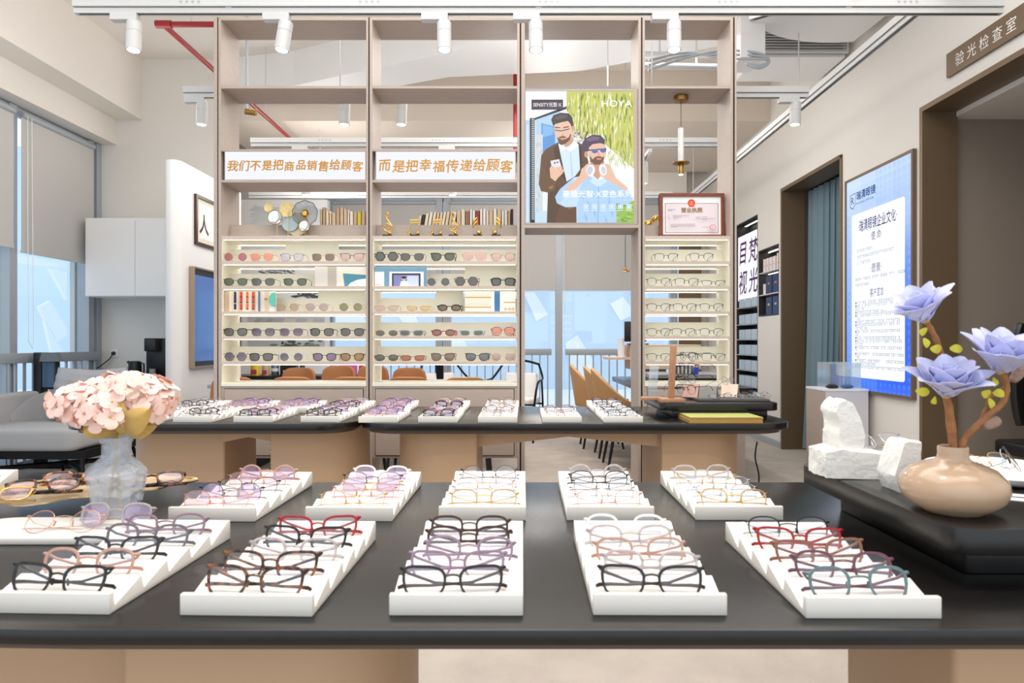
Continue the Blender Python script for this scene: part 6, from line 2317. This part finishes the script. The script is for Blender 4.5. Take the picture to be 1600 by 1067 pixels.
# side counter with small goods before the mural
cd = 8.2
t = thing('snack_counter', 'dark-topped counter of snacks in front of the mural wall', 'counter', (-2.75, 8.35, 0))
MB().box(-.75, .75, -.25, .25, 0, .68).build('counter_body', M_WHITE, t, smooth=False)
MB().box(-.77, .77, -.27, .26, .681, .72).build('worktop', M_BLACK, t, smooth=False)
zc2 = .7205


def item(nm, px0, px1, py, m, label, cat, kind='box'):
    x0, x1 = X(px0, cd), X(px1, cd)
    H = Z(py, cd) - zc2
    t = thing(nm, label, cat, ((x0 + x1) / 2, cd + .06, zc2))
    w = (x1 - x0) / 2
    if kind == 'box':
        MB().box(-w, w, -.05, .05, 0, H).build('box_body', m, t, bevel=.004, smooth=False)
        MB().box(-w * .6, w * .6, -.052, -.0505, H * .25, H * .5).build('printed_patch', M_PAPER, t, smooth=False)
    elif kind == 'bag':
        MB().grid(lambda u, v: ((u - .5) * 2 * w * (1 - .12 * v), -.045 * math.sin(PI * u) * (1 - v) ** .6 - .002, v * H), 12, 10).grid(lambda u, v: ((u - .5) * 2 * w * (1 - .12 * v), .045 * math.sin(PI * u) * (1 - v) ** .6 + .002, v * H), 12, 10).build('pouch', m, t)
        MB().prism(rrect(-w * .55, w * .55, H * .12, H * .5, [(w * .2, w * .2)] * 4, 4), -.052, -.047, 'y').build('printed_patch', mat('crimson_patch', rgb(196, 60, 90), .5), t, smooth=False)
    else:
        MB().lathe([(.001, 0), (w * .9, 0), (w, .01), (w, H * .8), (w * .85, H * .9), (w * .4, H), (.001, H)], 24).build('can_body', m, t)
        MB().lathe([(w * 1.01, H * .3), (w * 1.012, H * .55)], 24).build('band', M_PAPER, t)


item('snack_pouch', 388, 404, 568, mat('yellow_foil', rgb(238, 208, 50), .4), 'yellow snack pouch on the counter before the mural', 'pouch', 'bag')
item('snack_pouch', 406, 419, 570, mat('beige_foil', rgb(206, 182, 140), .4), 'beige snack pouch beside the metal canister', 'pouch', 'bag')
item('canister', 421, 433, 566, mat('steel_canister', rgb(120, 140, 162), .3, metal=.7), 'steel canister on the counter before the mural', 'canister', 'can')
item('black_box', 437, 462, 571, M_BLACK, 'flat black box on the counter beside the canister', 'box')
item('dark_bottle', 466, 474, 569, mat('dark_glass', rgb(40, 56, 62), .15), 'short dark bottle on the counter past the black box', 'bottle', 'can')
item('pink_carton', 529, 555, 570, mat('hot_pink_card', rgb(236, 84, 176), .5), 'hot pink carton at the window end of the snack counter', 'carton')
item('red_tin', 559, 568, 570, mat('red_tin', rgb(206, 56, 52), .4), 'small red tin next to the hot pink carton', 'tin', 'can')
bpy.data.objects['snack_counter'].scale.x = 1.0

# black display counter seen below the narrow shelf
t = thing('service_counter', 'black-fronted service counter behind the narrow display shelf', 'counter', (1.28, 5.15, 0))
MB().box(-.30, .24, -.22, .25, .0, .86).build('counter_body', M_BLACK, t, bevel=.004, smooth=False)
MB().box(-.31, .26, -.24, .27, .861, .885).build('worktop', mat('grey_worktop', rgb(150, 150, 152)), t, smooth=False)
t = thing('cloth_stack', 'striped grey cloths hanging over the service counter', 'cloth', (X(1073, 4.9), 5.0, .8855))
q = MB()
for k in range(9):
    q.tube([(-.055 + k * .014, -.02, .0), (-.055 + k * .014, -.02, .075)], .007, 8, m=k % 2)
q.build('folded_cloths', [mat('slate_cloth', rgb(92, 98, 108), .9), M_PAPER], t)
t = thing('blue_basket', 'small bright blue basket on the service counter', 'basket', (X(1091, 4.9), 5.0, .8855))
MB().lathe([(.001, 0), (.026, 0), (.034, .05), (.03, .05), (.022, .006), (.001, .006)], 20).build('bowl', mat('bright_blue_plastic', rgb(40, 84, 206), .35), t)

# ================================================================== CEILING FITTINGS
def track(label, p0, p1, strut=True, th=.034, holes=True):
    p0, p1 = Vector(p0), Vector(p1)
    L = (p1 - p0).length
    ang = math.atan2(p1.y - p0.y, p1.x - p0.x)
    t = thing('lighting_track', label, 'lighting track', p0, ang, group='white ceiling lighting tracks')
    MB().box(0, L, -th / 2, th / 2, 0, .026).build('track_channel', M_STRUT, t, smooth=False)
    MB().box(.02, L - .02, -.006, .006, -.0008, .0006).build('contact_slot', M_BLACK, t, smooth=False)
    if strut:
        q = MB().box(0, L, -.028, .028, .03, .07)
        n = int(L / .9)
        for k in range(n):
            for j in range(4):
                x = (k + .6) * L / (n + .2) + j * .03
                q.box(x, x + .012, -.0288, -.0282, .044, .056, 1)
        q.build('slotted_strut', [M_STRUT, M_ALU], t, smooth=False)
    n = max(2, int(L / 1.5))
    for k in range(n):
        x = (k + .5) * L / n
        q = MB().box(x - .015, x + .015, -.02, .02, .026, .036 if strut else .05)
        q.tube([(x, 0, .08 if strut else .05), (x, 0, HC - p0.z - .001)], .005, 6)
        q.build('hanger_rod', M_STRUT, t, smooth=False)
    return t


ZTR = 2.765
track('long white lighting track crossing in front of the shelf tops', (X(118, 3.48), 3.48, 2.79), (X(1565, 3.48), 3.48, 2.79))
track('white lighting track just behind the display shelves', (X(288, 4.6), 4.6, ZTR), (X(1262, 4.6), 4.6, ZTR))
track('white lighting track hanging over the meeting table', (X(393, 5.75), 5.75, ZTR), (X(1135, 5.75), 5.75, ZTR))
track('white lighting track nearest the back windows', (X(390, 7.8), 7.8, ZTR), (X(1050, 7.8), 7.8, ZTR))
track('white lighting track running along the bronze doorways', (2.17, 2.9, ZTR + .13), (2.17, 9.2, ZTR + .13))
track('white lighting track over the reception desk running towards the windows', (1.15, 5.9, ZTR), (1.15, 7.7, ZTR), strut=False)
track('short slanting white track under the curved ceiling panel', (X(1172, 3.75), 3.75, ZTR + .12), (X(1345, 3.42), 3.42, ZTR + .12), strut=False)


def spot(label, px, py_top, py_bot, d, ztr, lean=(0.0, 0.0), side=1, watts=14, light=True):
    """track lamp: adapter box on the track, short neck, cylinder head"""
    R = .036
    zt_, zb_ = Z(py_top, d), Z(py_bot, d)
    L = zt_ - zb_
    x = X(px, d)
    t = thing('track_spotlight', label, 'spotlight', (x, d, zt_), group='white track spotlights')
    MB().box(-.115 * side if side > 0 else -.02, .02 if side > 0 else .115, -.022, .022, ztr - zt_ - .036, ztr - zt_ - .0005).build('adapter', M_STRUT, t, bevel=.003, smooth=False)
    M = Matrix.Rotation(lean[0], 4, 'X') @ Matrix.Rotation(lean[1], 4, 'Y')
    MB().tube([(0, 0, ztr - zt_ - .034), (0, 0, -.006)], .008, 8).build('neck', M_STRUT, t)
    MB().lathe([(.001, 0), (R - .003, 0), (R, -.004), (R, -.052), (R - .0015, -.0525), (R - .0015, -.055), (R, -.0555), (R, -L), (R - .006, -L), (R - .006, -L + .008), (.001, -L + .009)], 28, M=M).build('lamp_head', M_STRUT, t, angle=30)
    MB().lathe([(.0005, -L + .004), (R - .0065, -L + .004), (R - .0065, -L + .001), (.0005, -L + .001)], 24, M=M).build('lamp_lens', M_LAMPFACE, t)
    if light:
        ld = bpy.data.lights.new('spot_beam', 'SPOT')
        ld.energy = watts
        ld.color = LAMP_WARM
        ld.spot_size = math.radians(75)
        ld.spot_blend = .6
        ld.shadow_soft_size = .03
        lo = bpy.data.objects.new('spot_beam', ld)
        COL.objects.link(lo)
        lo.parent = t
        lo.matrix_local = M @ Matrix.Translation((0, 0, -L - .012))


for px, lean, l in ((210, (-.1, -.02), 'the one nearest the beams over the window'), (447, (-.1, .12), 'over the first shelf'), (694, (-.12, -.02), 'over the second shelf'), (837, (-.12, -.01), 'over the lit poster'), (1053, (-.12, .02), 'over the narrow shelf')):
    spot('white track spotlight on the front track, ' + l, px, 35, 81, 3.48, 2.79, lean, 1, 26)
for px, l in ((316, 'nearest the partition wall'), (539, 'seen through the first shelf'), (628, 'seen through the second shelf'), (1243, 'hanging past the narrow shelf towards the doorways')):
    spot('white track spotlight on the rear track, ' + l, px, 160, 195, 4.6, ZTR, (0, .03), 1, 22)
spot('white track spotlight above the disc sculpture at the back', 478, 266, 305, 5.75, ZTR, (0, 0), 1, 20)
spot('white track spotlight above the music note trophies at the back', 707, 266, 305, 5.75, ZTR, (0, 0), 1, 20)
for k, (d, l) in enumerate(((6.2, 'nearest the display shelves'), (7.0, 'in the middle of that track'), (7.5, 'nearest the windows'))):
    x = X(0, 1)
    spot('white track spotlight on the reception track, ' + l, CX + 1.15 * F / d, CY - (2.75 - ZC) * F / d, CY - (2.56 - ZC) * F / d, d, ZTR, (0, 0), 1, 20)
for k, (x, l) in enumerate(((-.9, 'toward the sofa'), (.1, 'in the middle'), (1.2, 'toward the doorways'))):  # unseen spotlights and their track, added to light the near table
    spot('added unseen track spotlight above the near table, ' + l, CX + x * F / 1.0, CY - (2.9 - ZC) * F, CY - (2.75 - ZC) * F, 1.0, 2.95, (.25, 0), 1, 30)
track('added unseen lighting track above the near table', (-1.8, 1.0, 2.95), (2.2, 1.0, 2.95))

# sprinkler pipes
t = thing('sprinkler_pipe', 'red sprinkler pipe with a branch running back under the ceiling', 'pipe', (-2.54, 4.9, 3.4))
MB().tube([(-.02, 0, 0), (3.99, 0, 0)], .020, 12).build('cross_pipe', M_RED, t)
MB().tube([(.0, 0, 0), (0, 3.9, 0)], .020, 12).build('branch_pipe', M_RED, t)
MB().tube([(-.05, -.001, 0), (.06, 0, 0)], .028, 12).build('elbow', M_RED, t)
q = MB()
for x, y in ((.2, 0), (2.2, 0), (3.7, 0), (0, 2.0)):
    q.tube([(x, y, .018), (x, y, HC - 3.401)], .006, 6)
q.build('hanger_rod', M_STRUT, t)
t = thing('fire_sprinkler', 'brass sprinkler drop with a fitting near the first shelf', 'sprinkler', (X(390, 5.0), 5.0, Z(172, 5.0)))
MB().tube([(-.02, 0, 0), (-.02, 0, HC - Z(172, 5.0) - .001)], .010, 8).build('drop_pipe', M_ALU, t)
MB().tube([(-.03, 0, -.01), (.05, 0, -.02)], .022, 12).build('fitting', M_BRASS, t)

# air vent and duct box on the right
d = 5.62
t = thing('air_vent', 'long slatted air vent under the ceiling near the curved white panel', 'vent', (X(1258, d), d, Z(82, d)))
w2 = .36
H = Z(38, d) - Z(82, d)
q = MB()
for b in ((-w2, w2, 0, .02, 0, .016), (-w2, w2, 0, .02, H - .016, H), (-w2, -w2 + .016, 0, .02, .016, H - .016), (w2 - .016, w2, 0, .02, .016, H - .016)):
    q.box(*b)
q.build('frame', M_STRUT, t, smooth=False)
MB().box(-w2 + .016, w2 - .016, .06, .065, .016, H - .016).build('dark_back', M_BLACK, t, smooth=False)
q = MB()
for k in range(9):
    z = .022 + k * (H - .04) / 8.6
    q.box(-w2 + .016, w2 - .016, .004, .03, z, z + .006, M=None)
q.build('slat', M_STRUT, t, smooth=False)
MB().box(-w2 - .02, w2, .07, .60, -.01, HC - Z(82, d) - .001).build('duct_box', M_WHITE, t, smooth=False)
d = 5.2
t = thing('duct_box', 'white duct box with hanging cables beside the narrow shelf top', 'duct', (X(1168, d), d, Z(98, d)))
MB().box(-.085, .10, -.1, .2, 0, .32).build('box_body', M_WHITE, t, bevel=.004, smooth=False)
q = MB()
for k in range(3):
    q.tube(curve([Vector((-.75, .02 * k, .02 - .03 * k)), Vector((-.45, .05, .10 - .02 * k)), Vector((-.2, -.03, .02 + .03 * k)), Vector((.05, -.12, -.02 + .02 * k)), Vector((.12, -.12, -.04)), Vector((.05, -.12, -.07 - .01 * k)), Vector((-.05, -.12, -.06))]), .010, 8)
q.build('cable', M_ALU, t)
MB().tube([(-.02, .06, .32), (-.02, .06, HC - Z(98, d) - .001)], .008, 6).build('hanger_rod', M_STRUT, t)
# conduits seen through the top of the narrow shelf
t = thing('conduit_pipe', 'grey conduit pipes under the ceiling behind the narrow shelf top', 'pipe', (X(1050, 5.6), 5.6, Z(84, 5.6)))
for k in range(2):
    MB().tube([(-.3, 0, .0 - k * .09), (.62, .0, -.02 - k * .09)], .022, 10).build('conduit', M_ALU if k else M_STRUT, t)
MB().tube([(-.1, 0, 0), (-.1, 0, HC - Z(84, 5.6) - .001)], .008, 6).tube([(.2, 0, -.09), (.2, 0, HC - Z(84, 5.6) - .001)], .008, 6).build('hanger_rod', M_STRUT, t)

# small gold pendant over the reception desk and a red standpipe at the back
d = 7.95
z0 = Z(425, d)
t = thing('pendant_lamp', 'small gold cone pendant on a thin cord over the reception desk', 'lamp', (X(977, d), d, z0))
MB().lathe([(.052, 0), (.048, .012), (.014, .03), (.010, .06), (.001, .065)], 24).build('cone_shade', M_BRASS, t)
MB().tube([(0, 0, .06), (0, 0, HC - z0 - .56)], .004, 6).build('cord', M_BLACK, t)
MB().lathe([(.001, .002), (.030, .003), (.001, .012)], 16).build('lamp_bulb', M_LAMPFACE, t)
d = 6.9
t = thing('standpipe', 'red vertical pipe hanging from the ceiling behind the lit poster edge', 'pipe', (X(805.5, d), d, Z(246, d)))
MB().tube([(0, 0, 0), (0, 0, HC - .001 - Z(246, d))], .024, 12).build('pipe_run', M_RED, t)
MB().tube([(0, 0, -.005), (0, 0, .06)], .034, 12).build('end_fitting', M_RED, t)

# black cable on the floor beside the far table
d = 4.6
q = MB()
q.tube(curve([P(1183, 690, d), P(1180, 715, d), P(1186, 745, d) , P(1183, 785, d), Vector((X(1190, d), d, .008)), Vector((X(1215, d), d + .1, .008))]), .0055, 8)
tag(q.build('floor_cable', M_BLACK, None), 'black cable looping to the floor beside the far table leg', 'cable')
